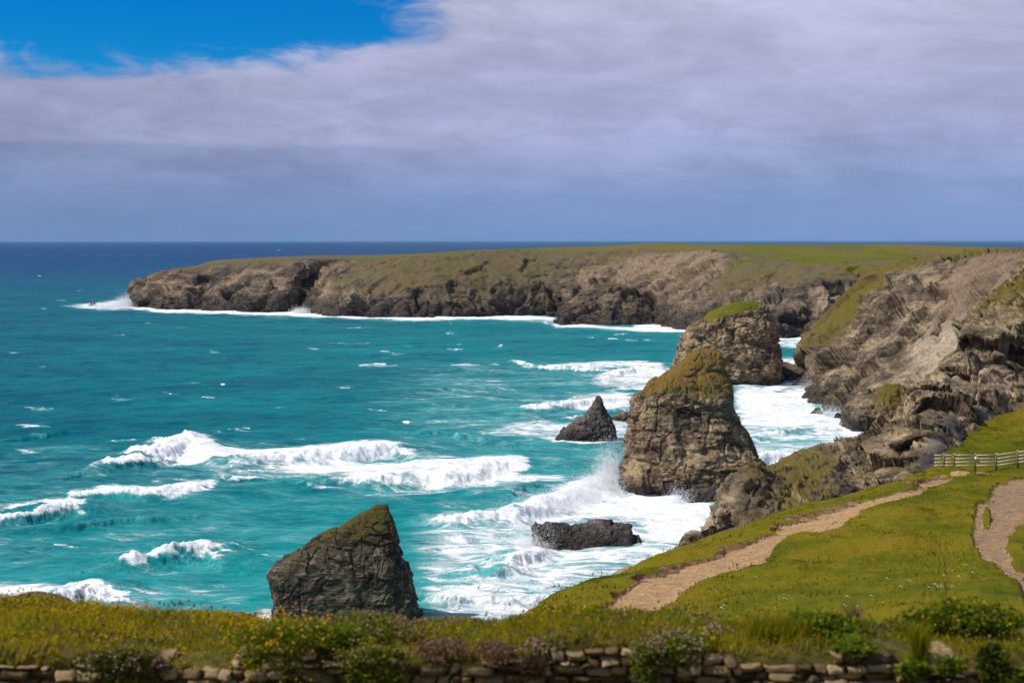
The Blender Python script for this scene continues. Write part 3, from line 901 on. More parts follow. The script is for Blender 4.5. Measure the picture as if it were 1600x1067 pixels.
def headland():
    # px/py for base, low, mid, crest, plateau, skyline ; veg of (low, mid, crest), pale of (mid, crest)
    T = [
        ((212, 473), (214, 463), (223, 447), (248, 430), (306, 418), (345, 410), 1345, (0, .1, .4), (0, .1)),
        ((206, 478), (209, 464), (218, 446), (244, 427), (304, 416), (350, 408), None, (0, .1, .35), (0, .1)),
        ((262, 484), (264, 469), (272, 449), (290, 423), (335, 412), (400, 406), None, (0, .1, .4), (.1, .2)),
        ((312, 484), (318, 470), (328, 446), (340, 417), (380, 409), (440, 404), None, (0, .1, .4), (.2, .2)),
        ((365, 487), (372, 468), (384, 440), (398, 413), (430, 407), (480, 403), None, (0, .15, .4), (.4, .2)),
        ((430, 488), (440, 468), (456, 438), (476, 408), (500, 404), (525, 402), None, (0, .05, .3), (.1, .1)),
        ((468, 484), (474, 468), (492, 436), (528, 408), (548, 404), (565, 402), None, (0, .0, .3), (0, 0)),
        ((494, 491), (508, 466), (548, 432), (592, 408), (610, 404), (630, 401), None, (.2, .55, .6), (0, .1)),
        ((560, 495), (566, 472), (590, 434), (626, 406), (650, 402), (690, 398), None, (.2, .62, .6), (.1, .0)),
        ((640, 496), (645, 468), (660, 432), (690, 402), (715, 398), (750, 395), None, (.35, .66, .62), (.15, .0)),
        ((750, 495), (755, 466), (762, 428), (775, 397), (795, 395), (830, 392), None, (.45, .66, .62), (.1, .0)),
        ((830, 494), (835, 462), (840, 424), (850, 396), (870, 393), (890, 390), None, (.45, .55, .6), (.2, .1)),
        ((890, 495), (893, 455), (900, 425), (912, 397), (930, 392), (960, 388), None, (.2, .35, .5), (.35, .2)),
        ((960, 498), (965, 460), (975, 425), (990, 397), (1010, 389), (1030, 384.5), None, (.1, .2, .45), (.6, .5)),
        ((1015, 505), (1025, 470), (1050, 428), (1075, 396), (1090, 390), (1110, 387), None, (.05, .1, .25), (.75, .75)),
        ((1052, 513), (1065, 478), (1098, 432), (1128, 398), (1150, 391), (1165, 386.5), None, (.0, .15, .2), (.65, .7)),
        ((1085, 518), (1100, 482), (1132, 442), (1160, 408), (1185, 397), (1215, 386), None, (.2, .55, .75), (.3, .3)),
        ((1130, 522), (1148, 486), (1180, 452), (1222, 416), (1250, 400), (1290, 386), None, (.15, .45, .9), (.1, .0)),
        ((1205, 527), (1216, 495), (1242, 462), (1300, 420), (1340, 402), (1390, 385.5), None, (.1, .15, .85), (.1, .1)),
        ((1262, 526), (1275, 496), (1310, 458), (1375, 416), (1415, 401), (1450, 387), None, (.05, .15, .8), (.15, .2)),
        ((1320, 528), (1345, 495), (1390, 455), (1440, 412), (1490, 400), (1540, 390), None, (.05, .2, .8), (.1, .1)),
        ((1450, 530), (1480, 495), (1510, 455), (1560, 410), (1600, 400), (1640, 393), None, (.05, .2, .8), (.1, .1)),
        ((1700, 530), (1720, 495), (1740, 455), (1760, 410), (1800, 400), (1840, 395), None, (.05, .2, .8), (.1, .1)),
    ]
    cols = []
    for (b, lo, mi, cr, pl, sk, db, vg, pa) in T:
        d0 = db or sea_d(b[1])
        deep = sea(b[0], b[1]) if db is None else W(b[0], b[1], d0)
        bx = (b[0], b[1], d0)
        far = (W(sk[0], sk[1], d0 + 330))
        back = far + np.array([0, 260, 0]); back[2] = -8
        row = [list(np.array([deep[0], deep[1] - 3, -8])) + [0, 0, 0, .6]]
        row.append(list(W(*bx)) + [0, 0, 0, 1.0])
        row.append(list(W(lo[0], lo[1], d0 + 9)) + [vg[0], pa[0] * 0.4, 0, 1.0])
        row.append(list(W(mi[0], mi[1], d0 + 36)) + [vg[1], pa[0], 0, 1.0 - 0.7 * min(1, vg[1] * 1.6)])
        row.append(list(W(cr[0], cr[1], d0 + 78)) + [vg[2], pa[1], 0, .28])
        row.append(list(W(pl[0], pl[1], d0 + 165)) + [1.0, 0, 0, .02])
        row.append(list(far) + [1.2, 0, 0, .01])
        row.append(list(back) + [0.6, 0, 0, .5])
        cols.append(row)
    G = loft(np.array(cols), 1.15, [4, 24, 34, 40, 26, 16, 14])
    N = outward(G, grid_normals(blur_grid(G[..., :3], 6)), (0, -1, 0.8))
    rough = np.clip(G[..., 6], 0, 1.2)
    V = rockify(G, N, rough, 26.0, 101, bed=(0.45, 0.1, 1.0), bed_h=2.2, fine=0.8, amp=0.62, ridg=0.8)
    # gullies running down the slopes
    P = G[..., :3].reshape(-1, 3)
    gl = fbm(np.stack([P[:, 0] / 16, P[:, 1] / 90, P[:, 2] / 70], -1), 2, 140, ridged=True).reshape(rough.shape)
    V = V + N * (gl * 3.0 * np.clip(rough * 1.3 - 0.1, 0, 1))[..., None]
    A = np.clip(G[..., 3:6].reshape(-1, 3), 0, 1.3)
    Fc = grid_faces(G.shape[0], G.shape[1])
    V = V.reshape(-1, 3)
    # the grass field on the plateau is ground of its own
    px, py = to_px(P)
    fn = fbm(P / 30, 4, 160)
    field = (A[:, 0] + fn * 0.9 > 0.93) & (P[:, 1] < 1700) & ((px > 1140) | ((py < 401) & (px > 560)))
    fm = field[Fc].all(1)
    v, f, a = submesh(V, Fc, fm, {'mask': A})
    o = mesh_obj('field', v, f, M['field'], attrs=a, smooth=True)
    tag(o, 'flat green pasture on top of the far headland', 'field', kind='structure')
    v, f, a = submesh(V, Fc, ~fm, {'mask': A})
    o = mesh_obj('headland', v, f, M['headland'], attrs=a)
    tag(o, 'long brown headland reaching out into the sea', 'headland', kind='structure')


headland()


def middle_cliff():
    def c(*pts):
        return list(pts)
    # base, low, mid, upper, crest, top far : (px,py,d,veg,pale,red,rough)
    T = [
        c((1275, 545, 789, 0, 0, 0, 1), (1290, 520, 790, .3, 0, 0, 1), (1320, 480, 792, .6, 0, 0, .6), (1360, 440, 795, .7, 0, 0, .5), (1425, 408, 800, .9, 0, 0, .3), (1460, 402, 900, 1, 0, 0, .05)),
        c((1250, 572, 680, 0, 0, 0, 1), (1262, 545, 684, .4, 0, 0, 1), (1300, 500, 690, .7, 0, 0, .6), (1345, 448, 698, .7, 0, 0, .5), (1415, 410, 705, .9, 0, 0, .3), (1450, 402, 840, 1, 0, 0, .05)),
        c((1234, 595, None, 0, 0, 0, 1), (1252, 553, 622, .55, 0, 0, .9), (1290, 502, 634, .85, 0, 0, .5), (1334, 450, 648, .8, .1, 0, .5), (1402, 411, 662, .9, .1, 0, .3), (1440, 402, 800, 1, 0, 0, .05)),
        c((1252, 604, None, 0, 0, 0, 1), (1275, 565, 594, .35, .1, 0, 1), (1312, 515, 608, .55, .1, 0, .7), (1362, 456, 628, .35, .3, 0, .8), (1435, 411, 646, .7, .2, 0, .5), (1480, 401, 780, 1, 0, 0, .05)),
        c((1285, 622, None, 0, 0, 0, 1), (1305, 580, 558, .1, .1, 0, 1), (1345, 530, 574, .1, .25, 0, 1), (1395, 465, 596, .15, .3, .05, 1), (1478, 407, 620, .5, .2, .2, .6), (1520, 399, 750, 1, 0, 0, .05)),
        c((1330, 648, None, 0, 0, 0, 1), (1355, 600, 506, .25, .1, 0, 1), (1390, 545, 530, .1, .3, 0, 1), (1440, 478, 556, .1, .3, .2, 1), (1520, 402, 588, .3, .2, .6, .6), (1560, 397, 720, 1, 0, 0, .05)),
        c((1385, 675, None, 0, 0, 0, 1), (1415, 612, 468, .2, .3, 0, .8), (1446, 555, 490, .0, .7, .1, .5), (1482, 492, 516, .05, .35, .75, 1), (1556, 398, 548, .2, .2, .9, .6), (1600, 393, 700, 1, 0, 0, .05)),
        c((1440, 690, None, 0, 0, 0, 1), (1475, 615, 440, .0, .95, 0, .2), (1495, 555, 458, .0, 1.0, .0, .15), (1520, 490, 478, .0, .6, .6, .7), (1595, 398, 508, .25, .3, .6, .6), (1650, 392, 680, 1, 0, 0, .05)),
        c((1520, 700, None, 0, 0, 0, 1), (1545, 620, 420, .0, .9, 0, .2), (1560, 560, 432, .0, .9, 0, .2), (1575, 490, 446, .1, .5, .4, .7), (1640, 400, 470, .6, .2, .3, .6), (1700, 391, 660, 1, 0, 0, .05)),
        c((1650, 700, None, 0, 0, 0, 1), (1690, 620, 416, .1, .3, 0, 1), (1700, 560, 424, .1, .3, 0, 1), (1710, 490, 434, .2, .3, 0, 1), (1760, 398, 456, .8, 0, 0, .5), (1800, 390, 640, 1, 0, 0, .05)),
    ]
    C = ctrl(T)
    base = C[:, :1].copy(); base[..., 2] = -8; base[..., 1] -= 2
    back = C[:, -1:].copy(); back[..., 1] += 60; back[..., 2] -= 4
    C = np.concatenate([base, C, back], 1)
    G = loft(C, 0.62, [4, 50, 60, 64, 60, 18, 6])
    N = outward(G, grid_normals(blur_grid(G[..., :3], 12)), (-0.5, -1, 0.5), 0.3)
    V = rockify(G, N, np.clip(G[..., 6], 0, 1.2), 19.0, 211, bed=(0.55, 0.1, 1.0), bed_h=1.5, fine=0.6, big=1.3, amp=0.60, ridg=0.55)
    P = G[..., :3].reshape(-1, 3)
    o = mesh_obj('cliff', V.reshape(-1, 3), grid_faces(*G.shape[:2]), M['cliff'], attrs={'mask': np.clip(G[..., 3:6].reshape(-1, 3), 0, 1.3)})
    tag(o, 'tall grey and reddish cliff with a pale scree chute', 'cliff', kind='structure')


middle_cliff()


def near_cliff():
    # crest (px,py,d), foot (px,py,d)
    T = [((1362, 716, 118), (1385, 765, 99), .25), ((1384, 684, 126), (1430, 748, 101), .2), ((1410, 642, 132), (1466, 722, 106), .15),
         ((1440, 610, 139), (1494, 697, 113), .1), ((1478, 577, 148), (1526, 670, 123), .1), ((1508, 548, 155), (1556, 654, 132), .1),
         ((1502, 508, 162), (1584, 642, 137), .15), ((1520, 480, 168), (1612, 632, 141), .25), ((1546, 457, 174), (1650, 622, 145), .35),
         ((1600, 424, 182), (1700, 612, 150), .5), ((1700, 400, 200), (1800, 600, 160), .5)]
    cols = []
    for (cr, ft, vg) in T:
        a = W(*cr); b = W(*ft)
        m1 = a * 0.68 + b * 0.32 + np.array([-1.2, -2.5, 1.0]); m2 = a * 0.33 + b * 0.67 + np.array([-1.0, -2.5, 0.8])
        bk = a + np.array([9, 22, -9]); bk2 = a + np.array([2, 45, -50])
        b2 = b + np.array([1.0, -3.0, -2.5])
        cols.append([list(bk2) + [0, 0, 0, 1], list(bk) + [.2, 0, 0, 1], list(a) + [vg + .15, .1, 0, .8], list(m1) + [vg, .25, 0, 1],
                     list(m2) + [vg, .3, 0, 1], list(b) + [.35, .1, 0, .8], list(b2) + [.5, 0, 0, .3]])
    C = np.array(cols)
    G = loft(C, 0.20, [6, 14, 55, 60, 55, 10])
    N = outward(G, grid_normals(blur_grid(G[..., :3], 25)), (-0.5, -1, 0.7), 0.6)
    V = rockify(G, N, np.clip(G[..., 6], 0, 1.2), 6.5, 311, bed=(0.75, 0.1, 1.0), bed_h=0.8, fine=0.85, big=1.25, amp=0.58, ridg=0.45)
    o = mesh_obj('cliff', V.reshape(-1, 3), grid_faces(*G.shape[:2]), M['near_cliff'], attrs={'mask': np.clip(G[..., 3:6].reshape(-1, 3), 0, 1.3)})
    tag(o, 'near craggy cliff rising behind the wooden fence', 'cliff', kind='structure')


near_cliff()


def ridge_rock(name, crest, d_c, base_py, depth, mat, label, cat='rock', group=None, L=3.0, seed=1, veg=None, step=0.25, amp=0.6,
               seg=(6, 40, 40, 40, 10), bulge=0.45, parent=None, foot_z=None, kind=None, bed=(0.2, 0.0, 1.0), ridg=0.6, rough=1.0):
    """a rock drawn by its crest line: front foot, front shoulder, crest, back. d_c: crest distance(s)"""
    k = len(crest)
    dcs = np.broadcast_to(np.asarray(d_c, float), (k,))
    dep = np.broadcast_to(np.asarray(depth, float), (k,))
    cols = []
    for i, (px, py) in enumerate(crest):
        vg = 0.0 if veg is None else (veg[i] if hasattr(veg, '__len__') else veg)
        dc = dcs[i]; e = dep[i]
        if i in (0, k - 1): e = e * 0.25
        c = W(px, py, dc)
        zb = -4.0 if foot_z is None else (foot_z[i] if hasattr(foot_z, '__len__') else foot_z)
        hgt = c[2] - zb
        fr = c + np.array([0, -e * bulge, -hgt * 0.33]); fr2 = c + np.array([0, -e * 0.85, -hgt * 0.72]); ft = c + np.array([0, -e, -hgt])
        bk = c + np.array([0, e * 0.7, -hgt * 0.45]); bt = c + np.array([0, e, -hgt])
        cols.append([list(ft) + [0, 0, 0, .7 * rough], list(fr2) + [vg * .3, 0, 0, rough], list(fr) + [vg * .8, 0, 0, rough], list(c) + [vg, .1, 0, .8 * rough],
                     list(bk) + [vg * .5, 0, 0, rough], list(bt) + [0, 0, 0, rough]])
    C = np.array(cols)
    # close the two ends
    e0 = C[:1].copy(); e1 = C[-1:].copy()
    for e_, s_ in ((e0, -1), (e1, 1)):
        mid = e_[0, 3, :3].copy()
        e_[0, :, 0] = e_[0, :, 0] * 0.2 + (mid[0] + s_ * 0.15 * dep[0] * 0.4) * 0.8
        e_[0, :, 1] = mid[1]
        e_[0, :, 2] = np.minimum(e_[0, :, 2], mid[2]) - np.array([0, .5, 1, 1.5, 1, 0]) * 0.3
    C = np.concatenate([e0, C, e1], 0)
    G = loft(C, step, list(seg))
    N = outward(G, grid_normals(blur_grid(G[..., :3], 5)), (0, -0.6, 1))
    V = rockify(G, N, np.clip(G[..., 6], 0, 1.2), L, seed, bed=bed, amp=amp, ridg=ridg)
    A = np.clip(G[..., 3:6].reshape(-1, 3), 0, 1.3)
    o = mesh_obj(name, V.reshape(-1, 3), grid_faces(*G.shape[:2]), mat, attrs={'mask': A}, parent=parent)
    if label: tag(o, label, cat, group, kind)
    return o


def stack_rock(name, sil, d, base_z, mat, label, group, L, seed, nu, nv, yr=0.85, lean=0.0, veg_fn=None, cap=None, cap_mat=None, cap_name=None,
               amp=0.5, bed=(0.2, 0, 1), ridg=0.5, power=2.6, ypow=None, big=0.6, cap_rough=0.5):
    """a sea stack from its outline: rows of (py, x_left, x_right) at distance d, closed all round"""
    sil = np.array(sil, float)
    py, xl, xr = sil.T
    # sample rows evenly along the outline
    mv = np.sqrt(np.diff(py) ** 2 + np.maximum(np.abs(np.diff(xl)), np.abs(np.diff(xr))) ** 2)
    cum = np.concatenate([[0], np.cumsum(mv)])
    t = np.linspace(0, cum[-1], nv)
    py = np.interp(t, cum, py); xl = np.interp(t, cum, xl); xr = np.interp(t, cum, xr)
    k = d / F
    z = H - (py - HOR) * k
    X0 = (xl - 800) * k; X1 = (xr - 800) * k
    cx = (X0 + X1) / 2; hw = (X1 - X0) / 2
    yh = hw * yr if ypow is None else (hw.max() * yr) * (hw / hw.max()) ** ypow
    cy = d + yh.max() * 0.55 + lean * (z - z.min())
    th = np.linspace(0, 2 * np.pi, nu, endpoint=False)
    ct, sn = np.cos(th), np.sin(th)
    e = 2.0 / power
    ct = np.sign(ct) * np.abs(ct) ** e; sn = np.sign(sn) * np.abs(sn) ** e
    # the outline plane is the widest section: scale x with distance so the outline holds
    G = np.zeros((nu, nv, 3))
    G[..., 0] = cx[None] * (cy / d)[None] + ct[:, None] * hw[None] * (cy / d)[None]
    G[..., 1] = cy[None] + sn[:, None] * yh[None]
    G[..., 2] = (H - (H - z) * (cy / d))[None]
    # foot goes below the water
    N = grid_normals(blur_grid(G, 5, True), True)
    ctr = np.stack([cx * 0, cy * 0, cx * 0], -1)
    radial = G - np.stack([cx * (cy / d), cy, G[0, :, 2] - 1.0], -1)[None]
    if np.sum(N * radial) < 0: N = -N
    rough = np.ones((nu, nv))
    if cap is not None:
        px_, py_ = to_px(G.reshape(-1, 3))
        rough = blur_grid(np.where(cap(px_, py_, G.reshape(-1, 3)), cap_rough, 1.0).reshape(nu, nv), 4, True)
    rough = rough * np.clip(hw / (0.32 * hw.max()), 0.35, 1.0)[None]
    V = rockify(G, N, rough, L, seed, bed=bed, amp=amp, ridg=ridg, big=big)
    V[..., 2] = np.where(np.arange(nv)[None] == nv - 1, base_z, V[..., 2])
    V[:, 0] = V[:, 0].mean(0)
    P = G.reshape(-1, 3)
    A = np.zeros((nu * nv, 3))
    px, pyy = to_px(P)
    if veg_fn is not None:
        A[:, 0] = veg_fn(px, pyy, P)
    Fc = grid_faces(nu, nv, True)
    Vf = V.reshape(-1, 3)
    root = empty(name, (float(cx[-1]), float(cy[-1]), 0.0))
    tag(root, label, 'sea stack', group)
    if cap is not None:
        cm = cap(px, pyy, P)[Fc].all(1)
        v, f, a = submesh(Vf, Fc, cm, {'mask': A})
        mesh_obj(cap_name, v, f, cap_mat, parent=root, attrs=a)
        v, f, a = submesh(Vf, Fc, ~cm, {'mask': A})
        mesh_obj('rock_body', v, f, mat, parent=root, attrs=a)
    else:
        mesh_obj('rock_body', Vf, Fc, mat, parent=root, attrs={'mask': A})
    return root


SG = 'sea stacks standing in the bay'
# far stack with the green top
stack_rock('sea_stack', [(471, 1160, 1180), (474, 1146, 1190), (479, 1130, 1195), (487, 1109, 1199), (496, 1101, 1204), (511, 1078, 1209), (526, 1066, 1211), (550, 1057, 1215), (575, 1049, 1217), (600, 1042, 1221), (618, 1036, 1226)],
           588, -4, M['stack'], 'farthest broad sea stack with a bright green grass top', SG, 9.0, 401, 520, 260, yr=0.75, lean=0.10,
           veg_fn=lambda px, py, P: np.clip(0.75 - (py - 475) / 90 - (px - 1090) / 220, 0, 1),
           cap=lambda px, py, P: (py + fbm(P / 5, 5, 5, 0.6) * 16 < np.interp(px, [1095, 1115, 1147, 1190, 1198], [503, 501, 491, 479, 470])), cap_mat=M['green_cap'], cap_name='grass_cap', cap_rough=0.22, amp=0.5, bed=(-0.3, 0, 1))
# tall middle stack
stack_rock('sea_stack', [(546, 1090, 1112), (552, 1078, 1125), (564, 1066, 1131), (577, 1050, 1129), (586, 1036, 1134), (597, 1020, 1142), (611, 1004, 1143), (625, 989, 1142), (645, 985, 1145), (667, 986, 1155),
                         (688, 980, 1169), (713, 974, 1183), (731, 967, 1195), (745, 961, 1199), (758, 974, 1202), (768, 986, 1204), (788, 988, 1206)],
           343, -4, M['stack'], 'tallest sea stack, layered brown rock under an ochre turf shoulder', SG, 7.5, 431, 720, 420, yr=0.80, lean=0.12,
           veg_fn=lambda px, py, P: np.clip((640 - py) / 60 + 0.12, 0, 0.62),
           cap=lambda px, py, P: py + fbm(P / 5, 5, 8, 0.65) * 60 < np.interp(px, [985, 1037, 1076, 1110, 1140], [622, 606, 602, 612, 634]), cap_mat=M['stack_turf'], cap_name='turf_shoulder', amp=0.46, bed=(-0.18, 0, 1), power=3.2, big=0.62, cap_rough=0.6)
# near pointed stack
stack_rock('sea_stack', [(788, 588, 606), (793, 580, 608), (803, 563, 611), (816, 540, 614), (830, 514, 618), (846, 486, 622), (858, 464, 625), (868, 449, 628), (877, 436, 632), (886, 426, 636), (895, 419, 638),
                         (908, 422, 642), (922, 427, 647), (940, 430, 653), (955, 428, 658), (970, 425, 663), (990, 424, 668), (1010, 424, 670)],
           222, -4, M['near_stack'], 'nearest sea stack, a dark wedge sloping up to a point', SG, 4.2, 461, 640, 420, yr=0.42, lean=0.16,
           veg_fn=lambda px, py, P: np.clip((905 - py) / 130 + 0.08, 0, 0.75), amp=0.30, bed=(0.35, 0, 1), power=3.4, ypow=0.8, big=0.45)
# small shark-fin stack
stack_rock('sea_stack', [(618, 932, 938), (624, 929, 941), (634, 924, 943), (644, 917, 947), (651, 910, 953), (658, 898, 956), (666, 886, 960), (674, 876, 962), (682, 869, 963), (694, 866, 964)],
           428, -3, M['dark_rock'], 'small dark fin shaped sea stack left of the tallest one', SG, 3.4, 491, 300, 170, yr=0.6, amp=0.42, bed=(0.9, 0, 1), ypow=0.8)

ridge_rock('rock', [(870, 502), (878, 480), (905, 458), (930, 448), (955, 443), (980, 449), (992, 452), (1008, 468), (1020, 484), (1028, 500)], 1030, None, 22, M['headland'],
           'dark rocky island close under the far headland cliffs', 'rock', None, L=12, seed=511, veg=[0, .2, .5, .5, .4, .4, .5, .4, .1, 0], step=0.9, seg=(6, 24, 24, 24, 8), amp=0.55)
ridge_rock('rock', [(833, 822), (836, 813), (850, 819), (872, 817), (886, 818), (894, 821), (903, 818), (925, 812), (945, 813), (968, 816), (986, 819), (988, 832), (998, 834), (1003, 850)], 282, None, 5.5, M['dark_rock'],
           'long low black rock awash in white surf', 'rock', None, L=2.6, seed=523, step=0.12, amp=0.45, seg=(6, 30, 30, 26, 6), bulge=0.6)
ridge_rock('rock', [(1050, 790), (1064, 784), (1074, 768), (1090, 763), (1120, 760), (1160, 764), (1185, 775)], 330, None, 5.0, M['dark_rock'],
           'dark flat ledge at the foot of the tallest stack', 'rock', None, L=2.8, seed=531, step=0.18, amp=0.42, seg=(6, 26, 26, 20, 6), bulge=0.7, bed=(0.05, 0, 1))
ridge_rock('rock', [(1244, 627), (1258, 618), (1272, 607), (1290, 596), (1312, 588), (1340, 592), (1360, 600)], [545, 540, 535, 530, 525, 520, 515], None, 14, M['cliff'],
           'dark slabby reef running out from the tall cliff foot', 'rock', None, L=5.5, seed=541, step=0.35, amp=0.5, seg=(6, 36, 36, 20, 6), bulge=0.6, bed=(0.7, 0, 1))
ridge_rock('rock', [(1316, 668), (1322, 634), (1340, 618), (1362, 610), (1384, 603), (1410, 600), (1434, 606), (1450, 630), (1456, 660)], 455, None, 10, M['cliff'],
           'rounded rock with a green turf cap at the cliff foot', 'rock', None, L=5.0, seed=551, veg=[0, .0, .25, .5, .9, 1, 1, .9, .4], step=0.3, amp=0.45, seg=(6, 36, 36, 20, 6), bulge=0.7)
ridge_rock('rock', [(135, 481), (141, 474), (146, 471), (151, 475), (157, 481)], 1300, None, 4, M['dark_rock'],
           'small black rock in foam off the headland tip', 'rock', None, L=4.0, seed=561, step=0.6, amp=0.4, seg=(3, 10, 10, 10, 3))
ridge_rock('rock', [(190, 477), (196, 472), (203, 471), (214, 478)], 1310, None, 4, M['dark_rock'],
           'low black rock touching the headland tip', 'rock', None, L=4.0, seed=563, step=0.6, amp=0.4, seg=(3, 10, 10, 10, 3))
ridge_rock('rock', [(955, 652), (962, 647), (972, 644), (984, 643), (990, 646)], 470, None, 3.0, M['stack'],
           'small brown rock between the fin stack and the tallest stack', 'rock', None, L=2.0, seed=571, step=0.25, amp=0.4, seg=(3, 12, 12, 12, 3))
ridge_rock('rock', [(794, 834), (800, 828), (806, 827), (810, 833)], 293, None, 1.2, M['dark_rock'],
           'small half drowned rock left of the long black rock', 'rock', None, L=1.2, seed=573, step=0.12, amp=0.35, seg=(3, 12, 12, 12, 3))
ridge_rock('rock', [(1026, 593), (1034, 588), (1042, 586), (1050, 592)], 620, None, 3.0, M['dark_rock'],
           'small dark rock at the left foot of the far green topped stack', 'rock', None, L=2.2, seed=577, step=0.3, amp=0.35, seg=(3, 10, 10, 10, 3))
ridge_rock('rock', [(1262, 650), (1272, 640), (1280, 637), (1290, 650)], 495, None, 2.0, M['dark_rock'],
           'small pointed rock in surf before the slabby reef', 'rock', None, L=2.0, seed=579, step=0.3, amp=0.35, seg=(3, 12, 12, 10, 3))
ridge_rock('rock', [(1303, 652), (1308, 645), (1316, 648), (1320, 656)], 484, None, 1.5, M['dark_rock'],
           'small round rock in surf beside the turf capped rock', 'rock', None, L=1.6, seed=583, step=0.3, amp=0.3, seg=(3, 12, 12, 10, 3))

# the craggy outcrop at the edge of the grass slope
ridge_rock('rock_outcrop', [(905, 935), (935, 912), (985, 893), (1030, 874), (1070, 849), (1100, 822), (1122, 800), (1134, 778), (1140, 756), (1160, 734), (1178, 729), (1198, 737), (1226, 733), (1248, 716), (1275, 702), (1300, 704),
                            (1322, 694), (1338, 690), (1352, 698), (1372, 689), (1392, 690), (1415, 705)],
           [70, 74, 80, 86, 92, 96, 99, 101, 102, 103, 104, 105, 107, 109, 111, 112, 114, 115, 116, 118, 120, 121], None,
           [5, 5, 6, 6, 7, 8, 9, 10, 12, 13, 14, 15, 16, 17, 17, 17, 17, 17, 17, 17, 17, 16], M['near_cliff'],
           'long craggy outcrop with moss patches edging the grass slope', 'rock outcrop', None, L=2.4, seed=601, step=0.09, foot_z=list(np.interp(range(22), [0, 5, 8, 12, 21], [14, 22, 33, 37, 38])),
           veg=[.1, 0, 0, 0, 0, .0, .05, .1, .25, .45, .45, .45, .5, .5, .45, .3, .35, .25, .2, .3, .3, .3], amp=0.52, seg=(8, 60, 70, 26, 8), bulge=0.5, bed=(0.5, 0, 1))

# ------------------------------------------------------------------ scatter helpers
def tone_attr(t, k):
    return np.repeat(np.asarray(t), k)[:, None] * np.ones((1, 3))


def blades(base, height, width, lean, tone, r):
    """one bent blade (3 quads collapsed to a tip) per base point"""
    n = len(base)
    az = r.uniform(0, 2 * np.pi, n); fa = r.uniform(0, 2 * np.pi, n)
    side = np.stack([np.cos(fa), np.sin(fa), np.zeros(n)], -1) * (width * 0.5)[:, None]
    ln = np.stack([np.cos(az), np.sin(az), np.zeros(n)], -1) * (height * lean)[:, None]
    up = np.array([0, 0, 1.0])[None] * height[:, None]
    p0, p1, p2 = base, base + up * 0.55 + ln * 0.30, base + up + ln
    V = np.stack([p0 - side, p0 + side, p1 + side * 0.75, p1 - side * 0.75, p2], 1).reshape(-1, 3)
    i = (np.arange(n) * 5)[:, None]
    quads = np.concatenate([i, i + 1, i + 2, i + 3], 1); tris = np.concatenate([i + 3, i + 2, i + 4], 1)
    return V, [quads, tris], tone_attr(tone, 5)


def leaves(pts, size, r, tone, nrm=None, aspect=0.55):
    """a folded diamond leaf at each point"""
    n = len(pts)
    a = r.normal(size=(n, 3)); a[:, 2] = np.abs(a[:, 2]) * 0.4
    a /= np.linalg.norm(a, axis=1, keepdims=True)
    b = r.normal(size=(n, 3)); b -= a * (a * b).sum(1, keepdims=True); b /= np.linalg.norm(b, axis=1, keepdims=True)
    c = np.cross(a, b)
    s = size[:, None]
    V = np.stack([pts, pts + a * s * 0.5 + b * s * aspect * 0.5 + c * s * 0.12, pts + a * s, pts + a * s * 0.5 - b * s * aspect * 0.5 + c * s * 0.12], 1).reshape(-1, 3)
    i = (np.arange(n) * 4)[:, None]
    return V, [np.concatenate([i, i + 1, i + 2], 1), np.concatenate([i, i + 2, i + 3], 1)], tone_attr(tone, 4)


def blobs(pts, size, r, tone, flat=1.0):
    """little eight-sided flower heads"""
    n = len(pts)
    o = np.array([[1, 0, 0], [0, 1, 0], [-1, 0, 0], [0, -1, 0], [0, 0, 1], [0, 0, -1]], float) * np.array([1, 1, flat])
    j = r.uniform(0.75, 1.25, (n, 6, 1))
    V = (pts[:, None] + o[None] * size[:, None, None] * j).reshape(-1, 3)
    f = np.array([[0, 1, 4], [1, 2, 4], [2, 3, 4], [3, 0, 4], [1, 0, 5], [2, 1, 5], [3, 2, 5], [0, 3, 5]])
    Fc = (np.arange(n)[:, None, None] * 6 + f[None]).reshape(-1, 3)
    return V, [Fc], tone_attr(tone, 6)


# ------------------------------------------------------------------ near grass slope and its two paths
UPX = [880, 920, 960, 1000, 1060, 1130, 1180, 1230, 1300, 1350, 1400, 1440, 1478, 1490]
UPY = [985, 957, 927, 907, 886, 862, 838, 815, 796, 781, 765, 752, 743, 747]
LOX = [880, 940, 1000, 1030, 1060, 1100, 1150, 1195, 1215, 1240, 1290, 1350, 1400, 1440, 1478, 1490]
LOY = [988, 976, 967, 952, 932, 909, 894, 875, 853, 837, 825, 800, 781, 765, 754, 748]
RPY = [735, 746, 760, 772, 790, 810, 835, 850, 870, 890, 920, 960, 990]
RPL = [1660, 1592, 1556, 1546, 1529, 1522, 1519, 1526, 1548, 1570, 1592, 1603, 1606]
RPR = [2300, 2300, 2200, 2000, 1760, 1612, 1580, 1576, 1590, 1602, 1612, 1616, 1616]


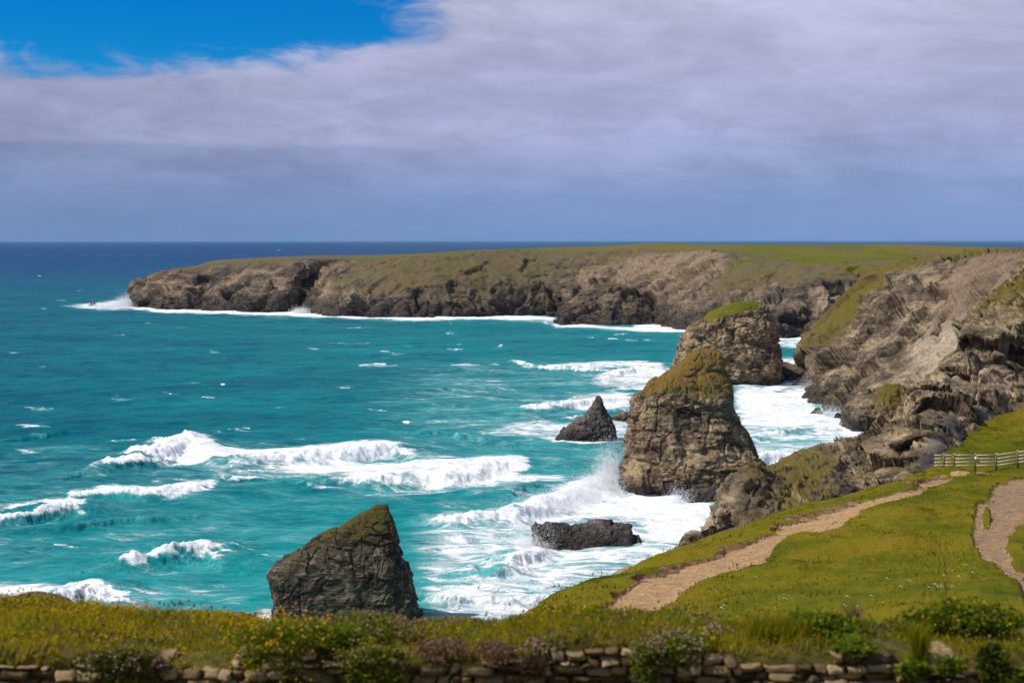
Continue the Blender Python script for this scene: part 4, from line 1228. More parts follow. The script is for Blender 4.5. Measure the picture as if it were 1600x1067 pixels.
def grass_slope():
    edge = [(700, 1040, 38), (760, 1002, 42), (806, 974, 46), (870, 938, 52), (930, 914, 57), (1000, 888, 63), (1070, 858, 71), (1120, 836, 77), (1200, 808, 84), (1300, 784, 90),
            (1400, 752, 95), (1450, 738, 99), (1480, 708, 106), (1500, 690, 113), (1545, 660, 128), (1600, 637, 139), (1700, 612, 148), (1850, 590, 160), (2300, 575, 170), (2900, 570, 175)]
    mid = {1450: (742, 92), 1480: (735, 94), 1500: (733, 95), 1545: (732, 96), 1600: (728, 97), 1700: (722, 98), 1850: (715, 100), 2300: (705, 103), 2900: (700, 105)}
    cols = []
    for (px, py, d) in edge:
        e = W(px, py, d)
        nx = px if px < 1300 else px + (px - 1300) * 0.35
        a = W(nx + 10, 1090, 15)
        b = W(nx + 5, 1030 if px > 800 else 1050, 25)
        if px in mid:
            m = W(px, mid[px][0], mid[px][1])
        else:
            m = b * 0.30 + e * 0.70; m[2] += 0.25
        c = b * 0.58 + m * 0.42; c[2] -= 0.3
        f1 = e + np.array([-1.5, 2.2, -2.2]); f2 = e + np.array([-6, 9, -16]); f3 = e + np.array([-12, 18, -52])
        if px > 1450:
            f1 = e + np.array([.5, 5, 1.0]); f2 = e + np.array([1, 12, -3]); f3 = e + np.array([2, 22, -40])
        cols.append([list(q) + [0] for q in (a, b, c, m, e, f1, f2, f3)])
    G = loft(np.array(cols), 0.13, [12, 44, 150, 110, 14, 10, 6])
    P = G[..., :3].reshape(-1, 3)
    px, py = to_px(P)
    n1 = fbm(P / 3.2, 4, 701); n2 = fbm(P / 0.8, 4, 703); n3 = fbm(P / 9, 3, 705)
    onslope = (np.arange(G.shape[1])[None] < 12 + 44 + 150 + 112) * np.ones(G.shape[:2])
    onslope = onslope.reshape(-1)
    jit = n1 * 13 + n2 * 6
    up = np.interp(px, UPX, UPY); lo = np.interp(px, LOX, LOY)
    in1 = np.minimum(py + jit - up, lo + jit * 1.3 - py)        # >0 inside, pixels
    in1 = np.where((px > 885) & (px < 1490), in1, -99)
    # grass islands left standing in the path
    for (ix, iy, rx, ry) in ((1258, 838, 22, 8), (1280, 832, 16, 6)):
        r = ((px - ix) / rx) ** 2 + ((py - iy) / ry) ** 2 + n2 * 0.8
        in1 = np.where(r < 1, -2, in1)
    xl = np.interp(py, RPY, RPL); xr = np.interp(py, RPY, RPR)
    in2 = np.minimum(px + jit * 1.1 - xl, xr + jit * 2.0 - px)
    in2 = np.where((py > 742) & (py < 985), in2, -99)
    r = ((px - 1541) / 6) ** 2 + ((py - 812) / 15) ** 2 + n2 * 0.5
    in2 = np.where(r < 1, -3, in2)
    # bare threads under the fence
    in3 = np.where(np.abs(py - (741 - (px - 1500) * 0.05) + n1 * 6) < 2.0, 1.0, -9.0)
    in3 = np.where((px > 1485) & (px < 1545) & (n3 + n1 > -0.1), in3, -9)
    upside = np.clip((py - up) / 6.0, 0, 1)                    # scarp on the seaward side
    cut = np.clip(in1 / 3.0 + 0.5, 0, 1) * 0.20 + np.clip(in2 / 4.0 + 0.5, 0, 1) * 0.12
    z = P[:, 2] - cut + (n1 * 0.42 + n2 * 0.16) * onslope * (1 - 0.75 * np.clip(cut / 0.12, 0, 1)) + n3 * 0.7 * onslope
    V = P.copy(); V[:, 2] = z
    rockp = (1 - onslope)
    V += (np.stack([n1, n2, n1 * 0], -1) * 1.0) * rockp[:, None]
    Fc = grid_faces(*G.shape[:2])
    i1 = in1[Fc].mean(1); i2 = in2[Fc].mean(1); i3 = in3[Fc].mean(1)
    earth = (i1 > -1.2 - 6 * n1[Fc].mean(1)) & (i1 <= 1.6 + 9 * n3[Fc].mean(1)) & (py[Fc].mean(1) < up[Fc].mean(1) + 6)
    p1 = (i1 > 0) & ~earth; p2 = (i2 > 0) & ~p1 & ~earth
    p3 = (i3 > 0) & ~p1 & ~p2 & ~earth
    rest = ~(p1 | p2 | p3 | earth)
    fs = rockp[Fc].max(1) > 0
    items = [('hillside', rest & ~fs, M['turf'], 'grass hillside sloping down to the cliff edge', 'hillside'),
             ('path', p1 | p3, M['sand'], 'pale sandy track worn along the cliff edge', 'path'),
             ('path', p2, M['gravel'], 'wide gravel path curving down right of the slope', 'path'),
             ('ground', earth, M['earth'], 'crumbling brown earth scarp along the sandy track', 'earth bank')]
    att = {'mask': np.zeros((len(V), 3))}
    for (nm, fm, mt, lb, ct) in items:
        v, f, a = submesh(V, Fc, fm, att)
        tag(mesh_obj(nm, v, f, mt, smooth=True), lb, ct, kind='structure')
    v, f, a = submesh(V, Fc, rest & fs, {'mask': np.tile([[0.1, 0, 0]], (len(V), 1))})
    tag(mesh_obj('cliff', v, f, M['dark_rock'], attrs=a), 'dark rock falling away below the grass slope edge', 'cliff', kind='structure')
    r = np.random.default_rng(61)
    pf = np.where(p1 | p2)[0]
    c = V[Fc[pf]].mean(1)
    w = np.linalg.norm(np.cross(V[Fc[pf][:, 1]] - V[Fc[pf][:, 0]], V[Fc[pf][:, 3]] - V[Fc[pf][:, 0]]), axis=1) * np.clip(0.35 + fbm(c / 2.5, 3, 63) * 2, 0.03, 1)
    k = 5200
    q = c[r.choice(len(pf), k, p=w / w.sum())]
    v, f, t = blobs(q, r.uniform(0.012, 0.06, k) * (0.5 + r.random(k) ** 3), r, r.random(k), 0.6)
    tag(mesh_obj('pebbles', v, f, leaf_material('path_pebbles', (0.13, 0.095, 0.06), (0.48, 0.36, 0.24), 0.9, 0.0), attrs={'tone': t}), 'loose stones strewn over the bare paths', 'pebbles', kind='stuff')
    return V, Fc, rest & ~fs, px, py


SLOPE = grass_slope()


M['grass'] = leaf_material('grass_blades', (0.100, 0.140, 0.003), (0.37, 0.290, 0.009), 0.8, 0.55)
M['grass_far'] = leaf_material('slope_grass_blades', (0.090, 0.110, 0.002), (0.185, 0.152, 0.005), 0.8, 0.65)
M['leaf'] = leaf_material('green_leaves', (0.055, 0.105, 0.003), (0.240, 0.280, 0.008), 0.7, 0.5)
M['dark_leaf'] = leaf_material('dark_leaves', (0.034, 0.052, 0.005), (0.130, 0.140, 0.014))
M['yellow'] = leaf_material('yellow_petals', (0.50, 0.29, 0.006), (0.80, 0.54, 0.012))
M['pink'] = leaf_material('pink_petals', (0.36, 0.19, 0.21), (0.58, 0.38, 0.41))
M['dry'] = leaf_material('faded_flower_heads', (0.26, 0.14, 0.085), (0.50, 0.33, 0.21))
M['bud'] = leaf_material('pale_buds', (0.22, 0.15, 0.075), (0.44, 0.33, 0.19))
M['straw'] = leaf_material('dead_stems', (0.10, 0.06, 0.03), (0.26, 0.17, 0.09))
M['white'] = leaf_material('white_petals', (0.70, 0.68, 0.62), (0.85, 0.83, 0.78))


def slope_grass():
    V, Fc, mk, px, py = SLOPE
    r = np.random.default_rng(21)
    f = Fc[mk]
    c = V[f].mean(1)
    cx, cy = to_px(c)
    w = np.linalg.norm(np.cross(V[f[:, 1]] - V[f[:, 0]], V[f[:, 3]] - V[f[:, 0]]), axis=1)
    w = w * (c[:, 1] > 24) * (np.abs(c[:, 0]) < 60)
    k = 110000
    pick = r.choice(len(f), k, p=w / w.sum())
    P = c[pick] + r.normal(size=(k, 3)) * np.array([0.08, 0.08, 0.0])
    P[:, 2] -= 0.03
    pn = fbm(P / 2.6, 4, 77) * 2.0 + fbm(P / 11, 3, 79) * 1.6
    h = np.clip(0.035 + 0.035 * r.random(k) + 0.035 * pn, 0.012, 0.14)
    tone = np.clip(0.46 + pn * 0.30 + fbm(P / np.array([14, 5, 9]), 4, 83) * 1.5 + r.normal(size=k) * 0.18, 0, 1)
    k3 = 420
    tc = c[r.choice(len(f), k3, p=w / w.sum())]
    m3 = 26
    sz = r.uniform(0.10, 0.42, k3)
    P3 = (tc[:, None] + r.normal(size=(k3, m3, 3)) * sz[:, None, None] * np.array([1.2, 0.8, 0])).reshape(-1, 3) - np.array([0, 0, 0.04])
    P = np.concatenate([P, P3]); h = np.concatenate([h, np.repeat(0.06 + sz * 0.30, m3) * r.uniform(0.6, 1.2, k3 * m3)])
    tone = np.concatenate([tone, np.clip(np.repeat(r.uniform(-0.15, 0.9, k3), m3) + r.normal(size=k3 * m3) * 0.1, 0, 1)])
    k = len(P)
    v, fa, t = blades(P, h, np.full(k, 0.040) * (0.7 + 0.6 * r.random(k)) * (P[:, 1] / 60) ** 0.5, np.full(k, 0.45), tone, r)
    o = mesh_obj('grass', v, fa, M['grass_far'], attrs={'tone': t})
    tag(o, 'short rough grass covering the slope', 'grass', kind='stuff')
    # yellow flowers too many to count in the turf
    k = 2600
    nn = fbm(c / 6, 3, 91)
    w2 = w * np.clip(nn + 0.12, 0, 1)
    pick = r.choice(len(f), k, p=w2 / w2.sum())
    P = c[pick] + np.array([0, 0, 0.10])
    v, fa, t = blobs(P, r.uniform(0.012, 0.03, k), r, r.random(k), 0.7)
    o = mesh_obj('turf_flowers', v, fa, M['yellow'], attrs={'tone': t})
    tag(o, 'tiny yellow flowers dotted through the slope grass', 'flowers', kind='stuff')
    # the white flower heads one can tell apart
    spots = [(1540, 868), (1530, 871), (1537, 879), (1545, 884), (1520, 902), (1499, 908), (1475, 906), (1462, 922), (1465, 925), (1472, 926), (1452, 928), (1488, 925),
             (1406, 927), (1420, 918), (1360, 942), (1322, 940), (1224, 943), (1387, 913), (1127, 960), (1132, 955), (1318, 953), (1340, 958), (1556, 842), (1508, 889), (1572, 905)]
    for i, (sx, sy) in enumerate(spots):
        dd = (cx - sx) ** 2 + (cy - sy) ** 2 + 0 * c[:, 1]
        j = np.argmin(dd)
        p = c[j] + np.array([0, 0, 0.16])
        hv, hf, ht = blobs(np.array([p, p + np.array([0.06, 0.02, -0.03])]), np.array([0.034, 0.024]), r, np.array([0.7, 0.4]), 0.45)
        sv, sf, st_ = blades(np.array([p - np.array([0, 0, 0.16])]), np.array([0.15]), np.array([0.02]), np.array([0.05]), np.array([0.3]), r)
        nv = len(hv)
        faces = hf + [q + nv for q in sf]
        mi = [0] * len(hf[0]) + [1] * sum(len(q) for q in sf)
        o = mesh_obj('white_flower', np.concatenate([hv, sv]), faces, None, attrs={'tone': np.concatenate([ht, st_])}, mats=[M['white'], M['grass']], matidx=mi)
        tag(o, 'small white flower head standing in the slope grass', 'flower', 'white flowers scattered over the grass slope')


slope_grass()


# ------------------------------------------------------------------ wooden fence at the cliff edge
def box_between(a, b, w, h, up=(0, 0, 1)):
    a = np.array(a, float); b = np.array(b, float)
    d = b - a; d /= np.linalg.norm(d)
    s = np.cross(d, up); s /= np.linalg.norm(s); u = np.cross(s, d)
    V = []
    for p in (a, b):
        for (i, j) in ((-1, -1), (1, -1), (1, 1), (-1, 1)):
            V.append(p + s * w / 2 * i + u * h / 2 * j)
    Fc = np.array([[0, 1, 2, 3], [7, 6, 5, 4], [0, 4, 5, 1], [1, 5, 6, 2], [2, 6, 7, 3], [3, 7, 4, 0]])
    return np.array(V), Fc


def fence():
    wood = simple_noise_material('weathered_wood', (0.40, 0.32, 0.21), (0.62, 0.52, 0.37), 9.0, bump=0.3, bdist=0.01)
    post_m = simple_noise_material('dark_post_wood', (0.20, 0.16, 0.11), (0.36, 0.29, 0.20), 9.0, bump=0.3, bdist=0.01)
    D = 94.0
    k = D / F
    root = empty('wooden_fence', W(1525, 732, D))
    tag(root, 'weathered four rail wooden fence above the sandy track', 'fence')
    nodes = [(1460, 0), (1476, 0), (1491.5, 0), (1524.6, 0), (1557.5, -0.4), (1591, -5.0), (1625, -9.5), (1660, -14)]
    top = 711.0
    for i, (x, dy) in enumerate(nodes):
        if i == 0: continue
        a = W(x, top + 24 + dy, D); b = W(x, top - 2.5 + dy, D)
        v, f = box_between(a + np.array([0, 0.07, -0.15]), b + np.array([0, 0.07, 0]), 0.12, 0.12, (0, 1, 0))
        v[4:] += np.array([0.012, 0, 0.02]) * r0(i)
        mesh_obj('post', v, f, post_m, parent=root)
    for q, yy in enumerate((0.0, 5.5, 11.0, 16.2)):
        V = []; Fs = []
        for (x0, d0), (x1, d1) in zip(nodes[:-1], nodes[1:]):
            a = W(x0, top + yy + d0, D); b = W(x1, top + yy + d1, D)
            if (x0 - 1460) < 1: pass
            v, f = box_between(a + np.array([-0.01, -0.03, 0.01 * math.sin(x0 * 3 + q)]), b + np.array([0.01, -0.03, 0.01 * math.sin(x1 * 3 + q)]), 0.04, 0.095)
            Fs.append(f + len(np.concatenate(V)) if V else f); V.append(v)
        mesh_obj('rail', np.concatenate(V), np.concatenate(Fs), wood, parent=root)
    wm, n = material('white_painted_board'); n.out((0.80, 0.80, 0.78), 0.6, 0.3)
    p = W(1524.6, 716, D) + np.array([0, -0.075, 0])
    V = []; Fs = []
    v, f = box_between(p + np.array([0, 0, -0.11]), p + np.array([0, 0, 0.11]), 0.16, 0.02, (0, 1, 0))
    o = mesh_obj('sign', v, f, wm)
    tag(o, 'small blank white board fixed to a fence post', 'sign')


def r0(i):
    return math.sin(i * 12.9898) * 0.8


fence()

# ------------------------------------------------------------------ hedge line on the far plateau


def far_hedge():
    r = np.random.default_rng(5)
    V = []; Fs = []
    n = 60
    xs = np.linspace(1094, 1300, n)
    rings = []
    for i, x in enumerate(xs):
        d = 1340 - (x - 1094) * 0.35
        base = W(x, 388.5, d)
        hh = 1.7 * (0.7 + 0.5 * r.random()) * (1 if x < 1180 else 0.65)
        rings.append([base + np.array([0, -1.6, -1.0]), base + np.array([0, -1.0, hh * 0.8]), base + np.array([0, 0, hh]), base + np.array([0, 1.2, hh * 0.7]), base + np.array([0, 1.8, -1.0])])
    G = np.array(rings)
    m = simple_noise_material('hedge_bank_turf', (0.030, 0.030, 0.014), (0.075, 0.066, 0.028), 0.5)
    o = mesh_obj('hedge_bank', G.reshape(-1, 3), grid_faces(n, 5), m)
    tag(o, 'long dark hedge bank along the far headland skyline', 'hedge')


far_hedge()

# ------------------------------------------------------------------ foreground: bank, stone wall, plants
WALL_Y = 10.0


def wall_top(x):
    return H - 2.885 + 0.035 * np.sin(x * 1.3 + 0.6) + 0.03 * np.sin(x * 3.1) + np.interp(x, [-3.6, -1.5, -0.4, 0.2, 1.0, 3.6], [-0.05, -0.02, -0.03, 0.0, 0.03, 0.0])


EX = [-2000, -1000, -400, -100, 0, 100, 200, 300, 400, 500, 600, 700, 800, 900, 1000, 1150, 1300, 1450, 1600, 1800, 2100, 2800, 3700]
EY = [900, 905, 915, 930, 944, 953, 962, 968, 975, 979, 980, 982, 979, 972, 976, 985, 990, 986, 985, 985, 985, 985, 985]
ED = [15, 15, 15, 14.6, 14.2, 13.8, 13.4, 13.0, 12.6, 12.4, 12.3, 12.2, 12.2, 12.4, 12.4, 12.2, 12.0, 12.0, 12.0, 12.0, 12.0, 12.0, 12.0]


def bank():
    cols = []
    for px, py, d in zip(EX, EY, ED):
        x0 = (px - 800) / F * 10.25
        w = np.array([x0, 9.98, wall_top(x0) - 0.35])
        a = np.array([x0, 10.04, wall_top(x0) + 0.02])
        e = W(px, py, d)
        m = a * 0.5 + e * 0.5; m[2] += 0.09
        s = 1.0 + max(0, (800 - px)) / 900.0
        f1 = e + np.array([(px - 800) / F * 1.0, 1.0, -0.45]); f2 = e + np.array([(px - 800) / F * 6, 6.0, -5.5]); f3 = e + np.array([(px - 800) / F * 20, 24.0, -26]); f4 = e + np.array([(px - 800) / F * 30, 34, -62])
        if px >= 800:
            f2 = e + np.array([(px - 800) / F * 6, 6.0, -3.6]); f3 = e + np.array([(px - 800) / F * 14, 14.0, -8.5]); f4 = e + np.array([(px - 800) / F * 18, 18.0, -12])
        cols.append([list(q) for q in (w, a, m, e, f1, f2, f3, f4)])
    G = loft(np.array(cols), 0.05, [6, 36, 36, 10, 10, 8, 6])
    P = G.reshape(-1, 3)
    n = fbm(P / 0.5, 4, 811) * 0.13 + fbm(P / 1.6, 3, 813) * 0.16
    V = P.copy(); V[:, 2] += n
    o = mesh_obj('ground', V, grid_faces(*G.shape[:2]), M['soil'], smooth=True)
    tag(o, 'earth bank topping the stone wall in the foreground', 'bank', kind='structure')
    return V.reshape(G.shape)


BANK = bank()


def bank_points(k, r, dens=None, row0=3, row1=82):
    g = BANK[:, row0:row1]
    nu, nv = g.shape[:2]
    a = g[:-1, :-1].reshape(-1, 3); b = g[1:, :-1].reshape(-1, 3); c = g[:-1, 1:].reshape(-1, 3)
    w = np.linalg.norm(np.cross(b - a, c - a), axis=1)
    ctr = a
    if dens is not None: w = w * dens(ctr)
    i = r.choice(len(a), k, p=w / w.sum())
    u, v = r.random(k)[:, None], r.random(k)[:, None]
    return a[i] + (b[i] - a[i]) * u + (c[i] - a[i]) * v


def bank_z(x, y):
    P = BANK[:, :84].reshape(-1, 3)
    i = np.argmin((P[:, 0] - x) ** 2 + (P[:, 1] - y) ** 2)
    return P[i, 2]


def bank_grass():
    r = np.random.default_rng(31)
    k = 90000
    P = bank_points(k, r, lambda c: 0.25 + 0.75 * (np.abs(c[:, 0]) < 5.5))
    pn = fbm(P / 0.5, 4, 821) * 1.8 + fbm(P / 1.7, 3, 823) * 1.5
    h = np.clip(0.040 + 0.04 * r.random(k) + 0.025 * pn, 0.02, 0.12)
    px, py = to_px(P)
    tone = np.clip(0.48 + 0.5 * pn + r.normal(size=k) * 0.25 + np.clip((600 - px) / 2500, 0, .2), 0, 1)
    v, f, t = blades(P - np.array([0, 0, 0.01]), h, np.full(k, 0.008) * (0.7 + r.random(k)), np.full(k, 0.55), tone, r)
    tag(mesh_obj('grass', v, f, M['grass'], attrs={'tone': t}), 'grass growing on the bank above the stone wall', 'grass', kind='stuff')
    # ground cover leaves
    k = 26000
    P = bank_points(k, r, lambda c: np.clip(fbm(c / 0.6, 3, 831) + 0.25, 0, 1))
    v, f, t = leaves(P + np.array([0, 0, 0.02]) + r.normal(size=(k, 3)) * 0.015, r.uniform(0.015, 0.04, k), r, np.clip(r.random(k) * 0.9 + fbm(P / 0.4, 3, 833), 0, 1))
    tag(mesh_obj('foliage', v, f, M['leaf'], attrs={'tone': t}), 'low leafy ground cover on the foreground bank', 'ground cover', kind='stuff')
    # seed heads and stalks
    k = 1500
    P = bank_points(k, r)
    hh = r.uniform(0.06, 0.15, k)
    v, f, t = blades(P, hh, np.full(k, 0.005), np.full(k, 0.2), r.random(k), r)
    v2, f2, t2 = blobs(P + np.stack([r.normal(size=k) * 0.01, r.normal(size=k) * 0.01, hh], -1), r.uniform(0.006, 0.013, k), r, r.random(k), 1.6)
    tag(mesh_obj('dry_grass', np.concatenate([v, v2]), f + [q + len(v) for q in f2], M['straw'], attrs={'tone': np.concatenate([t, t2])}), 'dry brown seed stalks standing in the bank grass', 'grass', kind='stuff')
    # yellow flowers
    def yd(c):
        px, py = to_px(c)
        return np.clip(fbm(c / 0.45, 3, 841) + 0.06, 0, 1) * (np.exp(-((px - 420) / 300) ** 2) + 0.18 + 0.7 * np.exp(-((px - 150) / 220) ** 2)) * (px < 1250)
    k = 3400
    P = bank_points(k, r, yd)
    hh = r.uniform(0.04, 0.11, k)
    v2, f2, t2 = blobs(P + np.stack([0 * hh, 0 * hh, hh], -1), r.uniform(0.005, 0.011, k), r, r.random(k), 0.8)
    tag(mesh_obj('bank_flowers', v2, f2, M['yellow'], attrs={'tone': t2}), 'tiny yellow flowers sprinkled over the foreground bank', 'flowers', kind='stuff')
    k = 900
    P = bank_points(k, r, lambda c: np.clip(fbm(c / 0.5, 3, 851) + 0.02, 0, 1))
    hh = r.uniform(0.04, 0.10, k)
    v2, f2, t2 = blobs(P + np.stack([0 * hh, 0 * hh, hh], -1), r.uniform(0.007, 0.014, k), r, r.random(k), 0.8)
    tag(mesh_obj('faded_flowers', v2, f2, M['dry'], attrs={'tone': t2}), 'faded pinkish brown flower heads over the foreground bank', 'flowers', kind='stuff')


bank_grass()


def stone_wall():
    r = np.random.default_rng(41)
    root = empty('stone_wall', (0, WALL_Y, H - 3.9))
    tag(root, 'old dry stone wall with plants spilling over its top', 'wall')
    V = []; Fs = []; T = []
    off = 0
    base = np.array([[-1, -1, -1], [1, -1, -1], [1, 1, -1], [-1, 1, -1], [-1, -1, 1], [1, -1, 1], [1, 1, 1], [-1, 1, 1]], float)

    def stone(cx, cz, w, h, tone):
        nonlocal off
        # a chamfered block: 4x4 front lattice pushed about, with its sides running back into the wall
        n_ = 7
        u = np.array([-1, -0.94, -0.55, 0, 0.55, 0.94, 1])
        U, Wv = np.meshgrid(u, u, indexing='ij')
        edge = np.maximum(np.abs(U), np.abs(Wv))
        depth = np.where(edge > 0.99, 0.12, np.where(edge > 0.9, 0.010, 0.0))
        sx = w / 2 * np.where(edge > 0.99, 1.0, 0.98); sz = h / 2 * np.where(edge > 0.99, 1.0, 0.98)
        ph = r.uniform(0, 6)
        X = cx + U * sx + 0.010 * np.sin(Wv * 2 + ph) + r.normal(size=U.shape) * 0.0035
        Z = cz + Wv * sz + 0.003 * np.sin(U * 2.2 + ph * 2) + U * r.normal() * 0.022 * w + r.normal(size=U.shape) * 0.003
        jut = r.uniform(-0.03, 0.05)
        Y = WALL_Y - 0.10 - jut + depth + r.normal(size=U.shape) * 0.006 + U * r.normal() * 0.012 + Wv * r.normal() * 0.012
        P = np.stack([X, Y, Z], -1).reshape(-1, 3)
        V.append(P); Fs.append(grid_faces(n_, n_)[:, ::-1] + off); T.append(np.full(len(P), tone)); off += len(P)
        # top slab running back
        tp = P.reshape(n_, n_, 3)[:, -1]
        bk = tp.copy(); bk[:, 1] += 0.28
        q = np.concatenate([tp, bk]); V.append(q)
        Fs.append(np.stack([np.arange(n_ - 1), np.arange(1, n_), np.arange(1, n_) + n_, np.arange(n_ - 1) + n_], -1) + off); T.append(np.full(len(q), tone)); off += len(q)

    x = -12.0
    while x < 12.5:
        colw = r.uniform(0.7, 1.4)
        z = H - 3.95
        while True:
            h = r.uniform(0.030, 0.082)
            xx = x
            done = True
            while xx < x + colw:
                w = min(r.uniform(0.06, 0.26) * (0.7 + h * 4), x + colw - xx + 0.04)
                w = max(w, 0.07)
                t_ = wall_top(xx) + r.normal() * 0.015 - 0.015
                if z + h < t_ + 0.01:
                    stone(xx + w / 2, z + h / 2 + r.normal() * 0.004, w - 0.012, h * r.uniform(0.86, 1.0) - 0.008, r.random())
                    done = False
                xx += w
            z += h
            if done: break
        x += colw
    m, n = material('wall_stone')
    sp = n.n('ShaderNodeSeparateColor'); n.set(sp.inputs[0], n.attr('tone'))
    P = n.pos()
    a = n.noise(P, 6.0, 7, 0.65, 0.4); b = n.noise(P, 28.0, 6, 0.65)
    t = n.math('ADD', n.math('MULTIPLY', sp.outputs[0], 0.5), n.math('ADD', n.math('MULTIPLY', a, 0.45), n.math('MULTIPLY', b, 0.15)))
    col = n.ramp(t, [(0.28, (0.050, 0.032, 0.014)), (0.50, (0.150, 0.104, 0.050)), (0.72, (0.30, 0.215, 0.110)), (0.9, (0.40, 0.31, 0.18))])
    lich = n.math('MULTIPLY', n.step(b, 0.56, 0.68), n.step(a, 0.45, 0.6))
    col = n.mix(n.math('MULTIPLY', lich, 0.5), col, (0.22, 0.20, 0.10))
    n.out(col, 0.9, 0.15, n.bump(n.math('ADD', a, n.math('MULTIPLY', b, 0.5)), 0.6, 0.03))
    mesh_obj('stonework', np.concatenate(V), np.concatenate(Fs), m, parent=root, attrs={'tone': np.concatenate(T)[:, None] * np.ones((1, 3))})
    # earth core seen in the joints
    xs = np.linspace(-12.2, 13.2, 180)
    G = np.zeros((len(xs), 4, 3))
    for i, xx in enumerate(xs):
        tz = wall_top(xx)
        G[i, 0] = (xx, WALL_Y - 0.045, H - 4.3); G[i, 1] = (xx, WALL_Y - 0.04, tz - 0.05); G[i, 2] = (xx, WALL_Y + 0.05, tz - 0.01); G[i, 3] = (xx, WALL_Y + 0.3, tz - 0.02)
    mesh_obj('earth_fill', G.reshape(-1, 3), grid_faces(len(xs), 4), M['soil'], parent=root)
    return root


stone_wall()


def near_ground():
    # the ground the photographer stands on, falling to the foot of the wall
    xs = np.linspace(-60, 60, 60); ys = np.concatenate([np.linspace(-60, 0, 12), np.linspace(1, 10.2, 14)])
    X, Y = np.meshgrid(xs, ys, indexing='ij')
    Z = np.interp(Y, [-60, 0, 2, 9, 10.2], [H - 1.6, H - 1.65, H - 1.9, H - 3.95, H - 4.1])
    P = np.stack([X, Y, Z], -1).reshape(-1, 3)
    P[:, 2] += fbm(P / 2.0, 3, 871) * 0.1
    tag(mesh_obj('ground', P, grid_faces(len(xs), len(ys)), M['turf'], smooth=True), 'grassy ground in front of the stone wall', 'ground', kind='structure')


near_ground()


def clump(name, label, cat, px, py, d, w, h, kind, n_leaf, n_flower, leaf_m, fl_m, flower_name, seed, group=None, hang=0.0, leaf_s=(0.018, 0.04), fl_s=(0.007, 0.012), dep=0.35, stems=None):
    """a plant: stems, leaves and flower heads as parts; (px,py) is its middle in the photo, w/h in metres"""
    r = np.random.default_rng(seed)
    c = W(px, py, d)
    base = c + np.array([0, 0, -h / 2])
    root = empty(name, base)
    tag(root, label, cat, group)

    def dome(k, lo, hi):
        u = r.normal(size=(k, 3)); u /= np.linalg.norm(u, axis=1, keepdims=True)
        rad = lo + (hi - lo) * r.random(k)[:, None] ** 0.6
        q = u * rad
        lump = 1 + 0.5 * fbm(u * 1.8 + seed, 3, seed)[:, None] * 1.6
        q = q * lump
        q = q * np.array([w / 2, dep / 2, h / 2])
        q[:, 2] += np.where(q[:, 2] < 0, -hang * (np.abs(q[:, 0]) < w * 0.45) * r.random(k), 0)
        return q

    q = dome(n_leaf, 0.35, 1.0)
    tone = np.clip(0.5 + 0.55 * q[:, 2] / h + r.normal(size=n_leaf) * 0.2, 0, 1) * 0 + np.clip(0.45 + 0.30 * r.normal(size=n_leaf), 0, 1)
    if kind == 'grass':
        v, f, t = blades(c + q * np.array([1, 1, 0.3]) - np.array([0, 0, h * 0.3]), r.uniform(0.5, 1.0, n_leaf) * h, np.full(n_leaf, 0.008), np.full(n_leaf, 0.35), tone, r)
        mesh_obj('blade_tuft', v, f, leaf_m, parent=root, attrs={'tone': t})
    else:
        v, f, t = leaves(c + q, r.uniform(leaf_s[0], leaf_s[1], n_leaf), r, tone)
        mesh_obj('leaves', v, f, leaf_m, parent=root, attrs={'tone': t})
    k = stems or max(12, n_flower // 3)
    q2 = dome(k, 0.5, 0.95)
    b0 = np.tile(base, (k, 1)) + r.normal(size=(k, 3)) * np.array([w * 0.2, dep * 0.15, 0.0])
    tip = c + q2
    side = np.array([0.0035, 0, 0])
    vs = np.stack([b0 - side, b0 + side, tip + side * 0.6, tip - side * 0.6], 1).reshape(-1, 3)
    i = (np.arange(k) * 4)[:, None]
    mesh_obj('stems', vs, np.concatenate([i, i + 1, i + 2, i + 3], 1), M['straw'], parent=root, attrs={'tone': tone_attr(r.random(k), 4)})
    if n_flower:
        q = dome(n_flower, 0.85, 1.08)
        q[:, 2] = np.where(r.random(n_flower) < 0.55, np.abs(q[:, 2]), q[:, 2])
        q[:, 1] = np.where(r.random(n_flower) < 0.6, -np.abs(q[:, 1]), q[:, 1])
        v, f, t = blobs(c + q, r.uniform(fl_s[0], fl_s[1], n_flower), r, r.random(n_flower), 0.8)
        mesh_obj(flower_name, v, f, fl_m, parent=root, attrs={'tone': t})['kind'] = 'stuff'
    return root


GP = 'flowering plants along the top of the stone wall'
px2m = 10.0 / F
clump('flowering_plant', 'bushy green plant thick with yellow flowers over the wall top', 'plant', 445, 1008, 10.0, 0.86, 0.34, 'leaf', 3600, 260, M['leaf'], M['yellow'], 'yellow_flowers', 901, GP, hang=0.14)
clump('leafy_plant', 'bright green leafy plant between yellow and faded pink flowers', 'plant', 528, 998, 10.05, 0.44, 0.20, 'leaf', 2200, 0, M['leaf'], None, None, 902, None)
clump('flowering_plant', 'wide mound of faded pinkish flower heads below the dark wedge stack', 'plant', 570, 984, 10.6, 0.95, 0.24, 'leaf', 2200, 420, M['leaf'], M['dry'], 'faded_heads', 903, GP)
clump('trailing_plant', 'trailing green plant with faded heads hanging over the mid left wall', 'plant', 590, 1030, 9.86, 0.52, 0.20, 'leaf', 2200, 150, M['leaf'], M['dry'], 'faded_heads', 904, None, hang=0.15, dep=0.22)
clump('trailing_plant', 'dark trailing plant with tiny pink flowers low at the left', 'plant', 195, 1042, 9.86, 0.62, 0.24, 'leaf', 2800, 110, M['dark_leaf'], M['pink'], 'pink_flowers', 905, None, hang=0.12, dep=0.22)
